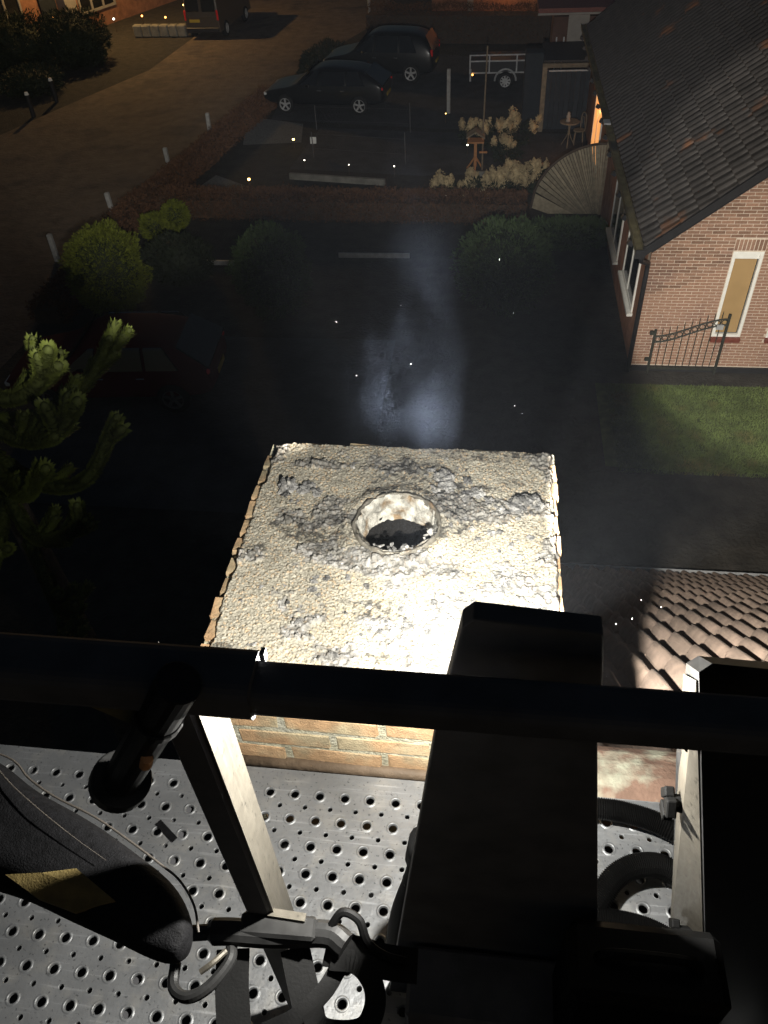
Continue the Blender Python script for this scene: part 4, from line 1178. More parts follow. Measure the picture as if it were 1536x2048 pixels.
# ================================================================ CARS
def car(name, label, loc, ang, L, W, Ht, paint, suv=False, group=None):
    t = thing(name, label, 'car', loc, group)
    ca, sa = math.cos(ang), math.sin(ang)
    def Wd(x, y, z): return (loc[0] + x * ca - y * sa, loc[1] + x * sa + y * ca, loc[2] + z)
    h = L / 2
    belt = Ht * (0.60 if suv else 0.62)
    st_ = [(-h, .45, belt * .62, 0, .80), (-h + .12, .28, belt * .82, 0, .92), (-h * .62, .24, belt * .93, 0, .98), (-h * .42, .24, belt, 0.02, 1.0), (-h * .14, .24, belt, Ht - belt, 1.0),
           (h * .15, .24, belt * 1.01, Ht - belt, 1.0), (h * .58, .24, belt * 1.02, (Ht - belt) * (.97 if suv else .93), 1.0), (h * .86, .26, belt * 1.02, (Ht - belt) * (.8 if suv else .45), .97), (h - .06, .32, belt * 1.0, .03, .93), (h, .45, belt * .7, 0, .86)]
    vs = []; fs = []
    for (x, zb, zs, gh, wf) in st_:
        w = W / 2 * wf
        g = w * (1 - .22 * min(1, gh / .45))
        ring_ = [(w * .86, zb), (w, zb + .12), (w * 1.0, zs * .72), (w * .97, zs), (g, zs + gh * .93), (g * .55, zs + gh + .012), (-g * .55, zs + gh + .012), (-g, zs + gh * .93), (-w * .97, zs), (-w * 1.0, zs * .72), (-w, zb + .12), (-w * .86, zb)]
        vs += [Wd(x, yy, zz) for yy, zz in ring_]
    m_ = 12
    for i in range(len(st_) - 1):
        for k in range(m_): fs.append((i * m_ + k, i * m_ + (k + 1) % m_, (i + 1) * m_ + (k + 1) % m_, (i + 1) * m_ + k))
    fs += [tuple(range(m_)), tuple(range(9 * m_, 10 * m_))]
    mb = MB(); mb.add(vs, fs); body = mb.build('body', M[paint], t, smooth=True)
    s_ = body.modifiers.new('s', 'SUBSURF'); s_.levels = 1; s_.render_levels = 2
    for sg in (1, -1):
        def sp(x, z, out=.012):
            f = min(1, max(0, (z - belt) / (Ht - belt)))
            return Wd(x, sg * (W / 2 * (.985 - .205 * f) + out), z)
        for (a, b, c, d) in (((-h * .34), (-h * .05), (-h * .02), (-h * .08)), (h * .0, h * .40, h * .40, h * .02), (h * .43, h * .72, h * .60, h * .43)):
            z0, z1 = belt + .05, Ht - .10
            mb = MB(); q = [sp(a, z0), sp(b, z0), sp(c, z1), sp(d, z1)]; q2 = [sp(a, z0, -.05), sp(b, z0, -.05), sp(c, z1, -.05), sp(d, z1, -.05)]
            mb.add(q + q2, [(0, 1, 2, 3), (7, 6, 5, 4), (0, 4, 5, 1), (1, 5, 6, 2), (2, 6, 7, 3), (3, 7, 4, 0)]); mb.build('side_window', M['glass'], t)
        MB().box(Wd(-h * .20, sg * (W / 2 + .09), belt + .06), (0.14, 0.16, 0.11), rz=ang, ch=.03).build('mirror', M[paint], t)
        for xx in (-h * .02, h * .36): MB().box(Wd(xx, sg * (W / 2 + .006), belt * .88), (0.16, 0.03, 0.025), rz=ang, ch=.006).build('door_handle', M['chrome'], t)
        wr = .36 if suv else .325
        for xx in (-h * .60, h * .62):
            wheel(t, Wd(xx, sg * (W / 2 - .06), wr), wr, .21, ang + (0 if sg < 0 else math.pi), 5, 'darkwire' if paint == 'carred' else 'alloy')
        MB().box(Wd(-h + .16, sg * W * .36, belt * .70), (0.16, 0.30, 0.12), rz=ang, ch=.03).build('headlight', M['clearlens'], t)
        MB().box(Wd(h - .07, sg * W * .405, belt * (.92 if not suv else 1.0)), (0.10, 0.12, 0.10 if not suv else .26), rz=ang, ch=.03).build('tail_light', M['redlens'], t)
    # windscreens
    for (x0, z0, x1, z1, w0, w1) in ((-h * .40, belt + .03, -h * .17, Ht - .07, .44, .37), (h * .97, belt + .06, h * .84 if suv else h * .70, Ht - .10, .42, .36)):
        o_ = .05 if x0 < 0 else -.05
        q = [Wd(x0 - o_, -W * w0, z0), Wd(x0 - o_, W * w0, z0), Wd(x1 - o_, W * w1, z1), Wd(x1 - o_, -W * w1, z1)]
        q2 = [(a, b, c - .05) for a, b, c in q]
        mb = MB(); mb.add(q + q2, [(0, 1, 2, 3), (7, 6, 5, 4), (0, 4, 5, 1), (1, 5, 6, 2), (2, 6, 7, 3), (3, 7, 4, 0)]); mb.build('windscreen', M['glass'], t)
    MB().box(Wd(h + .012, 0, belt * .62), (0.02, 0.52, 0.11), rz=ang).build('number_plate', M['plate'], t)
    return t
car('parked_car', 'black estate car with silver wheels parked nearest the garden', (-6.28, 31.5, 0.01), R(-6.5), 4.62, 1.80, 1.47, 'carblack', group='dark cars parked behind the garden')
car('parked_car', 'black tall car parked behind the estate car, beside the trailer', (-4.75, 35.3, 0.01), R(-6.5), 4.55, 1.86, 1.72, 'carblack', True, group='dark cars parked behind the garden')
car('parked_car', 'dark red car in shadow beyond the monkey puzzle tree', (-7.5, 13.1, 0.012), R(4), 4.3, 1.76, 1.46, 'carred', group='dark cars parked behind the garden')

van = thing('parked_van', 'dark brown van seen from behind with yellow number plate', 'van', (-13.95, 44.2, 0))
mb = MB(); va = R(-4)
prof = [(-2.3, .30), (-2.34, .95), (-2.22, 1.92), (-2.05, 2.0), (0.9, 2.0), (1.55, 1.25), (2.3, 1.05), (2.38, .35)]
vs = []; fs = []
def vw(x, y, z): return (van.location.x + x * math.cos(va) - y * math.sin(va), van.location.y + x * math.sin(va) + y * math.cos(va), z)
for wx in (-.86, .86):
    for (yy, zz) in prof: vs.append(vw(wx * (1 - .09 * max(0, (zz - 1) / 1.0)), yy, zz))
fs = [tuple(range(8)), tuple(range(8, 16))] + [(i, (i + 1) % 8, 8 + (i + 1) % 8, 8 + i) for i in range(8)]
mb.add(vs, fs); mb.build('body', M['vanpaint'], van, bevel=.06)
for sx in (-1, 1):
    MB().box(vw(sx * .40, -2.30, 1.48), (0.66, 0.05, 0.62), rz=va, rx=R(-6), ch=.03).build('rear_window', M['glass'], van)
    MB().box(vw(sx * .80, -2.31, 1.02), (0.10, 0.07, 0.42), rz=va, ch=.02).build('tail_light', M['redlens'], van)
    for yy in (-1.5, 1.45): wheel(van, vw(sx * .80, yy, .33), .33, .2, va + (R(90) if sx > 0 else R(-90)), 6)
MB().box(vw(-.35, -2.365, .80), (0.52, 0.02, 0.12), rz=va).build('number_plate', M['plate'], van)
MB().box(vw(0, -2.36, .42), (1.66, 0.10, 0.22), rz=va, ch=.03).build('bumper', M['pipe'], van)
# ================================================================ PLANTS
def leaf_quads(P_, Nn, size, asp=1.6, jit=.5):
    """P_ (n,3) centres, Nn (n,3) outward directions -> one small bent leaf (two triangles) each"""
    n_ = len(P_)
    D = Nn + rng.normal(0, jit, (n_, 3)); D /= np.linalg.norm(D, axis=1)[:, None]
    A = np.cross(D, rng.normal(0, 1, (n_, 3))); A /= np.linalg.norm(A, axis=1)[:, None]
    s_ = size * rng.uniform(.6, 1.3, n_)[:, None]
    v = np.stack([P_ - A * s_ * .5, P_ + D * s_ * asp * .5 - np.cross(A, D) * s_ * .15, P_ + A * s_ * .5, P_ + D * s_ * asp], 1).reshape(-1, 3)
    b = np.arange(n_)[:, None] * 4
    f = np.concatenate([b + np.array([[0, 1, 3]]), b + np.array([[1, 2, 3]])], 0)
    return v, f
def ball_points(n_, c, r, lump=.26, seed=0, shell=.30):
    d = rng.normal(0, 1, (n_, 3)); d /= np.linalg.norm(d, axis=1)[:, None]
    k = np.array([mnoise.noise(Vector(q) * 2.3 + Vector((seed, 0, 0))) + .6 * mnoise.noise(Vector(q) * 5 + Vector((0, seed, 0))) for q in d])
    rad = (1 + lump * k) * (1 - shell * rng.random(n_) ** 2)
    return np.array(c) + d * rad[:, None] * np.array(r), d
def shrub(name, label, c, r, n_, size, m, group=None, stem_h=.25, cat='shrub', parts=None):
    t = thing(name, label, cat, (c[0], c[1], 0), group)
    if parts is None: parts = [(c, r, n_)]
    V_, F_ = [], []; off = 0
    for i, (cc, rr, nn) in enumerate(parts):
        P_, D = ball_points(nn, cc, rr, seed=random.uniform(0, 50))
        v, f = leaf_quads(P_, D + np.array([0, 0, .35]), size, 1.8)
        V_.append(v); F_.append(f + off); off += len(v)
    me = np_mesh('foliage', np.concatenate(V_) - np.array([c[0], c[1], 0]), np.concatenate(F_))
    link_mesh('foliage', me, m, t)
    for i, (cc, rr, nn) in enumerate(parts):      # twiggy dark heart that blocks sight through the middle
        bm = bmesh.new(); bmesh.ops.create_icosphere(bm, subdivisions=3, radius=1)
        for v in bm.verts:
            q = v.co * (.80 + .12 * mnoise.noise(v.co * 3)); v.co = Vector((q.x * rr[0] + cc[0] - c[0], q.y * rr[1] + cc[1] - c[1], q.z * rr[2] + cc[2]))
        me = bpy.data.meshes.new('twigs'); bm.to_mesh(me); bm.free(); link_mesh('twigs', me, M['leaf_d'], t)
    mb = MB(); mb.tube([(c[0], c[1], 0), (c[0] + .02, c[1], max(.2, c[2] - r[2] * .3))], [.05, .03], 7); mb.build('trunk', M['bark'], t)
    return t
shrub('globe_conifer', 'yellow green round conifer standing beside the road verge', (-8.85, 16.35, 1.03), (.86, .86, 1.0), 15000, .045, M['conifer'])
shrub('globe_conifer', 'dark green round conifer in the middle of the shaded garden', (-4.95, 16.4, 1.0), (.85, .85, 1.0), 9000, .05, M['conifer_d'])
shrub('globe_conifer', 'dark green round conifer hidden behind the smoke', (0.35, 16.9, 0.95), (1.0, 1.0, 1.0), 9000, .055, M['conifer_d'])
shrub('spurge_bush', 'two small yellow green bushes behind the round conifer', (-8.9, 20.2, .5), (.5, .5, .5), 0, .06, M['conifer'],
      parts=[((-9.2, 20.2, .34), (.33, .3, .33), 2400), ((-8.75, 20.75, .42), (.33, .3, .36), 2400)])
shrub('dark_bush', 'dark leafy bush right of the yellow green conifer', (-7.7, 17.9, .5), (.8, .6, .6), 3500, .07, M['leaf_d'])
shrub('dark_bush', 'low dark bush in front of the fan fence', (1.9, 20.2, .22), (1.3, .6, .30), 4500, .07, M['conifer_d'])
shrub('dark_bush', 'big dark bush at the left house nearest the window', (-21.6, 37.9, .9), (1.7, 1.6, 1.1), 6000, .10, M['leaf_d'])
shrub('dark_bush', 'big dark bush at the roadside left of the van', (-18.9, 38.2, .9), (1.5, 1.5, 1.15), 6000, .10, M['leaf_d'])
shrub('dark_bush', 'low dark bush behind the two roadside bollards', (-19.2, 34.0, .4), (1.2, 1.2, .5), 3500, .09, M['leaf_d'])
shrub('dark_bush', 'dark bush at the far end of the road behind the cars', (-7.3, 36.3, .3), (.9, 2.6, .45), 4000, .09, M['leaf_d'])
# brown beech hedges
def hedge(label, pts, w, h, dens, m='beech'):
    t = thing('beech_hedge' if m == 'beech' else 'hedge', label, 'hedge', (pts[0][0], pts[0][1], 0))
    V_, F_, off = [], [], 0
    core = MB()
    for (a, b) in zip(pts[:-1], pts[1:]):
        a = np.array(a); b = np.array(b); d = b - a; L_ = np.hypot(*d); u = d / L_; nn = np.array([-u[1], u[0]])
        n_ = int(L_ * dens)
        s_ = rng.random(n_) * L_; side = rng.integers(0, 3, n_)
        hh = h * (1 + .12 * np.array([mnoise.noise(Vector((q * .9, 3, 0))) for q in s_]))
        x = np.where(side == 0, -w, np.where(side == 1, w, rng.uniform(-w, w, n_))) + rng.normal(0, .05, n_)
        z = np.where(side == 2, hh, rng.uniform(.03, 1, n_) * hh) + rng.normal(0, .04, n_)
        P_ = np.stack([a[0] + u[0] * s_ + nn[0] * x, a[1] + u[1] * s_ + nn[1] * x, np.clip(z, .02, None)], 1)
        D = np.stack([nn[0] * np.sign(x), nn[1] * np.sign(x), np.where(side == 2, 1.5, .2)], 1)
        v, f = leaf_quads(P_, D, .07, 1.3, .8)
        V_.append(v); F_.append(f + off); off += len(v)
        core.box((a[0] + d[0] / 2, a[1] + d[1] / 2, h * .42), (L_, w * 1.6, h * .80), rz=math.atan2(d[1], d[0]))
    me = np_mesh('foliage', np.concatenate(V_) - np.array([pts[0][0], pts[0][1], 0]), np.concatenate(F_))
    link_mesh('foliage', me, M[m], t)
    core.build('twigs', M['stem'], t)
hedge('brown beech hedge running along the road edge', [(-10.3, 15.6), (-10.3, 21.6), (-9.75, 24.6), (-9.2, 28.6), (-8.6, 32.4)], .38, .42, 1500)
hedge('brown beech hedge running straight across below the garden', [(-9.6, 21.9), (-5.5, 21.75), (-1.9, 21.65), (0.9, 21.55)], .34, .62, 1900)
hedge('tall reddish brown hedge in front of the far house', [(-6.0, 41.0), (-1.5, 40.4), (2.1, 40.0)], .55, 1.35, 900)

# hydrangeas with dried heads
HEADS = []
for k in range(4):
    n_ = 190
    q = rng.normal(0, 1, (n_, 3)); q /= np.linalg.norm(q, axis=1)[:, None]
    tp = 1 - .5 * np.clip(q[:, 2], 0, 1)
    rad = 1 + .25 * rng.normal(0, 1, n_).clip(-1, 1)
    P_ = np.stack([q[:, 0] * tp * rad * .8, q[:, 1] * tp * rad * .8, q[:, 2] * 1.35 * rad], 1)
    v, f = leaf_quads(P_, q, .50, .8, .6)
    bm = bmesh.new(); bmesh.ops.create_icosphere(bm, subdivisions=2, radius=1)
    cv = np.array([(w.co.x * .68, w.co.y * .68, w.co.z * 1.05) for w in bm.verts]); bm.faces.ensure_lookup_table(); cf = np.array([[w.index for w in g_.verts] for g_ in bm.faces]); bm.free()
    me = np_mesh('flower_head', np.concatenate([v, cv]), np.concatenate([f, cf + len(v)])); me.materials.append(M['hyd']); HEADS.append(me)
def hydrangea(label, c, heads, sp, h):
    t = thing('hydrangea', label, 'hydrangea', (c[0], c[1], 0), 'hydrangeas with dried flower heads')
    for k in range(heads):
        x = c[0] + random.gauss(0, sp); y = c[1] + random.gauss(0, sp * .8); z = h * random.uniform(.72, 1.15)
        s_ = random.uniform(.085, .15)
        o = link_mesh('flower_head', random.choice(HEADS), None, t, (x, y, z)); o.scale = (s_, s_, s_ * random.uniform(.9, 1.2))
        o.rotation_euler = (random.gauss(0, .35), random.gauss(0, .35), random.uniform(0, 6))
        MB().tube([(c[0] + (x - c[0]) * .25, c[1] + (y - c[1]) * .25, 0), (x * .7 + c[0] * .3, y * .7 + c[1] * .3, z * .6), (x, y, z)], [.012, .009, .006], 5).build('stem', M['stem'], t)
    P_, D = ball_points(420, (c[0], c[1], h * .45), (sp * 1.7, sp * 1.5, h * .42)); v, f = leaf_quads(P_, D, .10, 1.6, .7)
    link_mesh('foliage', np_mesh('foliage', v - np.array([c[0], c[1], 0]), f), M['leaf_d'], t)
hydrangea('hydrangea standing apart at the left end of the front bed', (-1.35, 23.0), 5, .16, .5)
hydrangea('hydrangea beneath the bird table in the front bed', (-0.55, 23.1), 8, .26, .55)
hydrangea('densely flowered hydrangea in the middle of the front bed', (0.10, 22.9), 16, .30, .62)
hydrangea('tall hydrangea right of the middle in the front bed', (0.62, 23.2), 13, .26, .75)
hydrangea('hydrangea touching the fan screen in the front bed', (1.12, 23.5), 7, .2, .80)
hydrangea('small low hydrangea at the hedge below the front bed', (-0.1, 22.3), 6, .3, .45)
hydrangea('hydrangea behind the bird table pole in the back bed', (-0.70, 27.3), 6, .26, .7)
hydrangea('hydrangea in the middle of the back bed', (-0.05, 27.2), 8, .34, .75)
hydrangea('hydrangea beside the timber post in the back bed', (0.65, 27.4), 8, .28, .75)
hydrangea('hydrangea at the path edge of the back bed', (0.35, 26.0), 6, .24, .5)

# monkey puzzle tree at the left
tree = thing('monkey_puzzle_tree', 'tall monkey puzzle tree with thick scaly branches at the left edge', 'tree', (-3.31, 3.8, 0))
MB().tube([(-3.31, 3.8, 0), (-3.30, 3.8, 3.5), (-3.31, 3.79, 6.0), (-3.31, 3.78, 6.9)], [.15, .12, .085, .04], 12).build('trunk', M['bark'], tree, smooth=True)
def scaly(path, r0, r1):
    """core tube and overlapping scale leaves along a path"""
    c = spline(path, max(6, 5 * (len(path) - 1)))
    L_ = sum((c[i + 1] - c[i]).length for i in range(len(c) - 1))
    n_ = len(c)
    rad = [r0 + (r1 - r0) * i / (n_ - 1) for i in range(n_)]
    rad[-1] *= .75
    mb = MB(); mb.tube(c + [c[-1] + (c[-1] - c[-2]).normalized() * r1 * .6], rad + [r1 * .25], 9)
    m_ = int(L_ * 2400 * (r0 + r1) / .09) + 20
    t = rng.random(m_) * (n_ - 1.15); i = np.minimum(t.astype(int), n_ - 2); fr = (t - i)[:, None]
    C = np.array([tuple(p) for p in c]); T = C[i + 1] - C[i]; T /= np.linalg.norm(T, axis=1)[:, None]
    P_ = C[i] * (1 - fr) + C[i + 1] * fr
    q = rng.normal(0, 1, (m_, 3)); q -= (q * T).sum(1)[:, None] * T; q /= np.linalg.norm(q, axis=1)[:, None]
    rr = np.array(rad)[i][:, None]
    B = np.cross(T, q)
    base_ = P_ + q * rr * .92; s_ = rng.uniform(.013, .021, m_)[:, None]
    tip = base_ + T * s_ * 1.7 + q * s_ * 1.35
    v = np.stack([base_ - B * s_ * .62, base_ + T * s_ * .55 + q * s_ * .45, base_ + B * s_ * .62, tip], 1).reshape(-1, 3)
    b = np.arange(m_)[:, None] * 4
    f = np.concatenate([b + np.array([[0, 1, 3]]), b + np.array([[1, 2, 3]])], 0)
    return mb, v, f
def branch(pts, r, fingers):
    core = MB(); V_, F_, off = [], [], 0
    def addp(path, a, b):
        nonlocal off
        mb, v, f = scaly(path, a, b)
        core.add(mb.v, mb.f); V_.append(v); F_.append(f + off); off += len(v)
    addp(pts, r, r * .8)
    c = spline(pts, 30)
    for (t, dx, dy, dz, L_) in fingers:
        p = c[int(t * (len(c) - 1))]
        d = Vector((dx, dy, dz)).normalized()
        addp([p, p + d * L_ * .45 + Vector((0, 0, .01)), p + d * L_ + Vector((0, 0, L_ * .22))], r * .72, r * .74)
    o = core.build('branch', M['arau_core'], tree, smooth=True)
    me = np_mesh('scale_leaves', np.concatenate(V_) - np.array(tree.location), np.concatenate(F_))
    link_mesh('scale_leaves', me, M['araucaria'], o)
def fing(n_, L_=.30, out=(.5, .3)):
    return [((.35 + .65 * (k + .5) / n_), out[0] + random.uniform(-.35, .55), out[1] + random.uniform(-.8, .8), random.uniform(.1, .9), L_ * random.uniform(.7, 1.25)) for k in range(n_)]
branch([(-3.268, 3.785, 6.630), (-2.926, 3.686, 6.577), (-2.622, 3.610, 6.729), (-2.447, 3.557, 6.972)], .0403, fing(9, 0.198))
branch([(-3.268, 3.762, 6.440), (-2.888, 3.587, 6.349), (-2.546, 3.458, 6.478), (-2.295, 3.420, 6.729)], .0403, fing(9, 0.198))
branch([(-3.268, 3.762, 6.098), (-2.850, 3.572, 5.984), (-2.432, 3.458, 6.151), (-2.113, 3.511, 6.607)], .0364, fing(4, 0.167))
branch([(-3.268, 3.739, 6.288), (-3.002, 3.458, 6.136), (-2.736, 3.268, 6.174), (-2.508, 3.154, 6.440)], .0403, fing(8, 0.198))
branch([(-3.268, 3.739, 5.832), (-2.964, 3.420, 5.680), (-2.660, 3.268, 5.794), (-2.356, 3.192, 6.060)], .0372, fing(6, 0.190))
branch([(-3.268, 3.838, 6.288), (-2.926, 4.028, 6.212), (-2.622, 4.180, 6.402), (-2.432, 4.256, 6.668)], .0388, fing(7, 0.198))
branch([(-3.268, 3.724, 5.300), (-2.964, 3.344, 5.148), (-2.736, 3.116, 5.262), (-2.508, 2.964, 5.528)], .0372, fing(6, 0.190))
branch([(-3.268, 3.724, 4.920), (-3.002, 3.344, 4.768), (-2.850, 3.040, 4.882), (-2.698, 2.850, 5.148)], .0372, fing(6, 0.190))
branch([(-3.283, 3.724, 5.680), (-3.192, 3.344, 5.604), (-3.040, 2.964, 5.718), (-2.926, 2.736, 5.984)], .0388, fing(7, 0.198))
branch([(-3.344, 3.800, 6.516), (-3.648, 3.952, 6.440), (-3.952, 4.028, 6.592), (-4.104, 4.028, 6.820)], .0388, fing(6, 0.198, (-.5, .2)))

# ================================================================ GARDEN THINGS
bt = thing('bird_table', 'orange wooden bird table on splayed feet in the front flower bed', 'bird table', (-0.60, 25.15, 0))
MB().box((-0.62, 25.15, 0.50), (0.09, 0.09, 0.75), ch=.01).build('post', M['pine'], bt)
for a in (0.6, 2.7, 4.75):
    MB().tube([(-0.62, 25.15, 0.42), (-0.62 + .27 * math.cos(a), 25.15 + .27 * math.sin(a), 0.02)], .028, 6).build('foot', M['pine'], bt)
MB().tube([(-0.62 + .27 * math.cos(2.7), 25.15 + .27 * math.sin(2.7), 0.05), (-0.62 + .27 * math.cos(4.75), 25.15 + .27 * math.sin(4.75), 0.05)], .025, 6).build('foot_brace', M['pine'], bt)
MB().box((-0.62, 25.15, 0.88), (0.50, 0.40, 0.04)).build('tray', M['pine'], bt)
MB().box((-0.38, 25.12, 0.55), (0.24, 0.04, 0.05)).build('perch', M['pine'], bt)
mb = MB(); mb.prism([(-0.90, 1.02), (-0.62, 1.20), (-0.34, 1.02), (-0.34, .985), (-0.62, 1.165), (-0.90, .985)], 'y', 24.93, 25.37); mb.build('roof', M['wood'], bt)
for sx in (-.21, .21): MB().box((-0.62 + sx, 25.15, .955), (0.03, 0.03, .13)).build('roof_post', M['pine'], bt)
tag(MB().tube([(-0.40, 25.2, 0), (-0.41, 25.2, 1.2), (-0.37, 25.2, 3.4)], [.028, .026, .02], 8).build('garden_pole', M['wood']), 'thin tall wooden pole rising behind the bird table', 'pole')
ts = thing('bistro_table', 'small round metal garden table beside the lit door', 'table', (2.28, 27.2, 0))
MB().lathe((2.28, 27.2, .74), [(0.0001, .02), (.30, .02), (.31, .01), (.31, -.015), (.0001, -.015)], 28).build('table_top', M['wood'], ts)
for a in (.4, 2.5, 4.6): MB().tube(spline([(2.28 + .05 * math.cos(a), 27.2 + .05 * math.sin(a), .72), (2.28 + .03 * math.cos(a), 27.2 + .03 * math.sin(a), .4), (2.28 + .24 * math.cos(a), 27.2 + .24 * math.sin(a), .0)], 16), .015, 6).build('leg', M['wood'], ts)
ch = thing('bistro_chair', 'curly metal garden chair pushed against the round table', 'chair', (2.62, 27.35, 0))
MB().lathe((2.62, 27.35, .44), [(0.0001, .012), (.19, .012), (.19, -.01), (.0001, -.01)], 20).build('seat', M['wood'], ch)
for a in (.8, 2.4, 3.9, 5.5): MB().tube([(2.62 + .15 * math.cos(a), 27.35 + .15 * math.sin(a), .43), (2.62 + .2 * math.cos(a), 27.35 + .2 * math.sin(a), 0)], .012, 6).build('leg', M['wood'], ch)
MB().tube(spline([(2.78, 27.25, .44), (2.80, 27.25, .75), (2.78, 27.32, .92), (2.70, 27.45, .94), (2.66, 27.5, .75), (2.66, 27.5, .44)], 30), .014, 6).build('back_hoop', M['wood'], ch)
MB().tube(spline([(2.76, 27.32, .60), (2.74, 27.36, .82), (2.70, 27.44, .80), (2.69, 27.44, .62)], 20), .009, 6).build('back_scroll', M['wood'], ch)
ln_ = thing('candle_lantern', 'stacked pale lantern ornament standing on the round table', 'lantern', (2.22, 27.15, .76))
MB().lathe((2.22, 27.15, .76), [(.0001, 0), (.07, 0), (.075, .05), (.05, .09), (.07, .12), (.075, .17), (.045, .21), (.055, .24), (.03, .29), (.0001, .30)], 16).build('body', M['cloth'], ln_, smooth=True)
tag(MB().box((-4.8, 24.25, .09), (3.1, 0.10, .18), rz=-.17).build('edging_plank', M['concrete']), 'long pale edging board lying across the dark vegetable bed', 'edging')
tag(MB().box((0.1, 24.7, .07), (1.6, 0.09, .14), rz=-.02).build('edging_plank', M['concrete']), 'grey edging board between the two hydrangea beds', 'edging')
tag(MB().box((-7.3, 18.72, .06), (1.45, 0.05, .12), rz=-.03).build('edging_plank', M['zinc']), 'thin pale edging strip left of the dark round conifer', 'edging')
tag(MB().box((-3.0, 19.2, .06), (1.85, 0.05, .12)).build('edging_plank', M['zinc']), 'thin pale edging strip right of the dark round conifer', 'edging')
nf = thing('wire_fence', 'low wire net fence on thin posts across the vegetable bed', 'fence', (-3.0, 27.0, 0))
for (x, y, h_) in ((-2.95, 28.6, .95), (-2.83, 25.7, .95), (-6.3, 29.0, .8), (-5.9, 26.3, .8)):
    MB().tube([(x, y, 0), (x, y, h_)], .016, 6).build('post', M['darkwire'], nf)
for z in (.3, .75):
    MB().tube([(-5.9, 26.3, z), (-2.83, 25.7, z)], .003, 5).build('wire', M['darkwire'], nf); MB().tube([(-6.3, 29.0, z), (-2.95, 28.6, z)], .003, 5).build('wire', M['darkwire'], nf)
sg = thing('plant_sign', 'small white square plant marker on a stake in the dark bed', 'sign', (-5.95, 26.7, 0))
MB().tube([(-5.95, 26.7, 0), (-5.95, 26.7, .4)], .012, 6).build('stake', M['stem'], sg); MB().box((-5.95, 26.68, .42), (.20, .02, .20), rx=-.3).build('board', M['white'], sg)
def glow(label, p, m, h=.3, r=.035, cat='garden light', name='garden_light', group='small garden lights'):
    t = thing(name, label, cat, (p[0], p[1], 0), group)
    MB().tube([(p[0], p[1], 0), (p[0], p[1], h - r)], .012, 6).build('stake', M['stem'], t)
    bm = bmesh.new(); bmesh.ops.create_icosphere(bm, subdivisions=2, radius=r); me = bpy.data.meshes.new('bulb'); bm.to_mesh(me); bm.free()
    link_mesh('bulb', me, m, t, (p[0], p[1], h))
    MB().lathe((p[0], p[1], h), [(.0001, r * 2.0), (r * 1.2, r * 1.35), (r * 1.2, r * 1.1), (.0001, r * 1.1)], 10).build('cap', M['stem'], t)
glow('yellow garden light on the grey gravel bed nearest the estate car', (-6.73, 27.15), M['bulb_w'], r=0.0372)
glow('yellow garden light on the small gravel corner above the hedge', (-7.40, 23.7), M['bulb_w'], r=0.0403)
glow('pale garden light below the small white plant marker', (-5.98, 25.25), M['bulb_c'], r=0.0186)
glow('pale garden light above the middle of the edging board', (-4.5, 24.85), M['bulb_c'], r=0.0149)
glow('pale garden light at the right end of the edging board', (-3.07, 24.7), M['bulb_c'], r=0.0174)
glow('pale garden light left of the bird table', (-0.91, 26.5), M['bulb_c'], r=0.0236)
glow('pale garden light at the left end of the front hydrangea bed', (-1.35, 22.5), M['bulb_c'], r=0.0223)
glow('dim garden light at the foot of the pale fence post', (-1.8, 29.6), M['bulb_w'], r=0.0149)
# road edge posts and bollards
for (x, y, lb) in ((-11.53, 18.85, 'pale road edge post nearest the camera, left of the round conifer'), (-11.0, 21.6, 'pale road edge post second from the camera'), (-10.46, 25.2, 'pale road edge post third from the camera'), (-10.06, 28.6, 'pale road edge post farthest from the camera')):
    tag(MB().box((x, y, .36), (.13, .13, .74), ry=random.uniform(-.06, .06), rx=random.uniform(-.05, .05), ch=.02).build('road_post', M['greypost']), lb, 'post', 'pale posts along the road edge')
for (x, y, lb) in ((-17.75, 30.8, 'dark bollard with pale cap, left one at the road side'), (-17.6, 32.6, 'dark bollard with pale cap, farther one by the bush')):
    t = thing('bollard', lb, 'bollard', (x, y, 0), 'dark bollards on the left road side')
    MB().tube([(x, y, 0), (x, y, .78)], .085, 12).build('shaft', M['pipe'], t); MB().tube([(x, y, .78), (x, y, .88)], [.088, .06], 12).build('cap', M['white'], t)
# ================================================================ LEFT HOUSE, FAR HOUSE, STREET FURNITURE
lh = thing('brick_house', 'dark brick house at top left with pale window frames', 'house', (-23.0, 40.0, 0))
du = Vector((.34, .94, 0)).normalized(); dn = Vector((du.y, -du.x, 0)); P0 = Vector((-22.6, 39.6, 0)); rz_ = math.atan2(du.y, du.x)
def fp(s_, o_, z): p = P0 + du * s_ + dn * o_; return (p.x, p.y, z)
MB().box(fp(5.5, -3, 2.6), (15, 6, 5.2), rz=rz_).build('wall', M['brick_o'], lh)
def fwin(s0, s1, z0, z1, mull=1):
    fr = MB(); fw = .11
    fr.box(fp((s0 + s1) / 2, .03, z0 + fw / 2), (s1 - s0, .10, fw), rz=rz_); fr.box(fp((s0 + s1) / 2, .03, z1 - fw / 2), (s1 - s0, .10, fw), rz=rz_)
    for k in range(mull + 2):
        s_ = s0 + fw / 2 + (s1 - s0 - fw) * k / (mull + 1); fr.box(fp(s_, .032, (z0 + z1) / 2), (fw, .10, z1 - z0 - 2 * fw), rz=rz_)
    f = fr.build('window_frame', M['cloth'], lh); MB().box(fp((s0 + s1) / 2, .012, (z0 + z1) / 2), (s1 - s0 - .2, .03, z1 - z0 - .2), rz=rz_).build('pane', M['glass'], f)
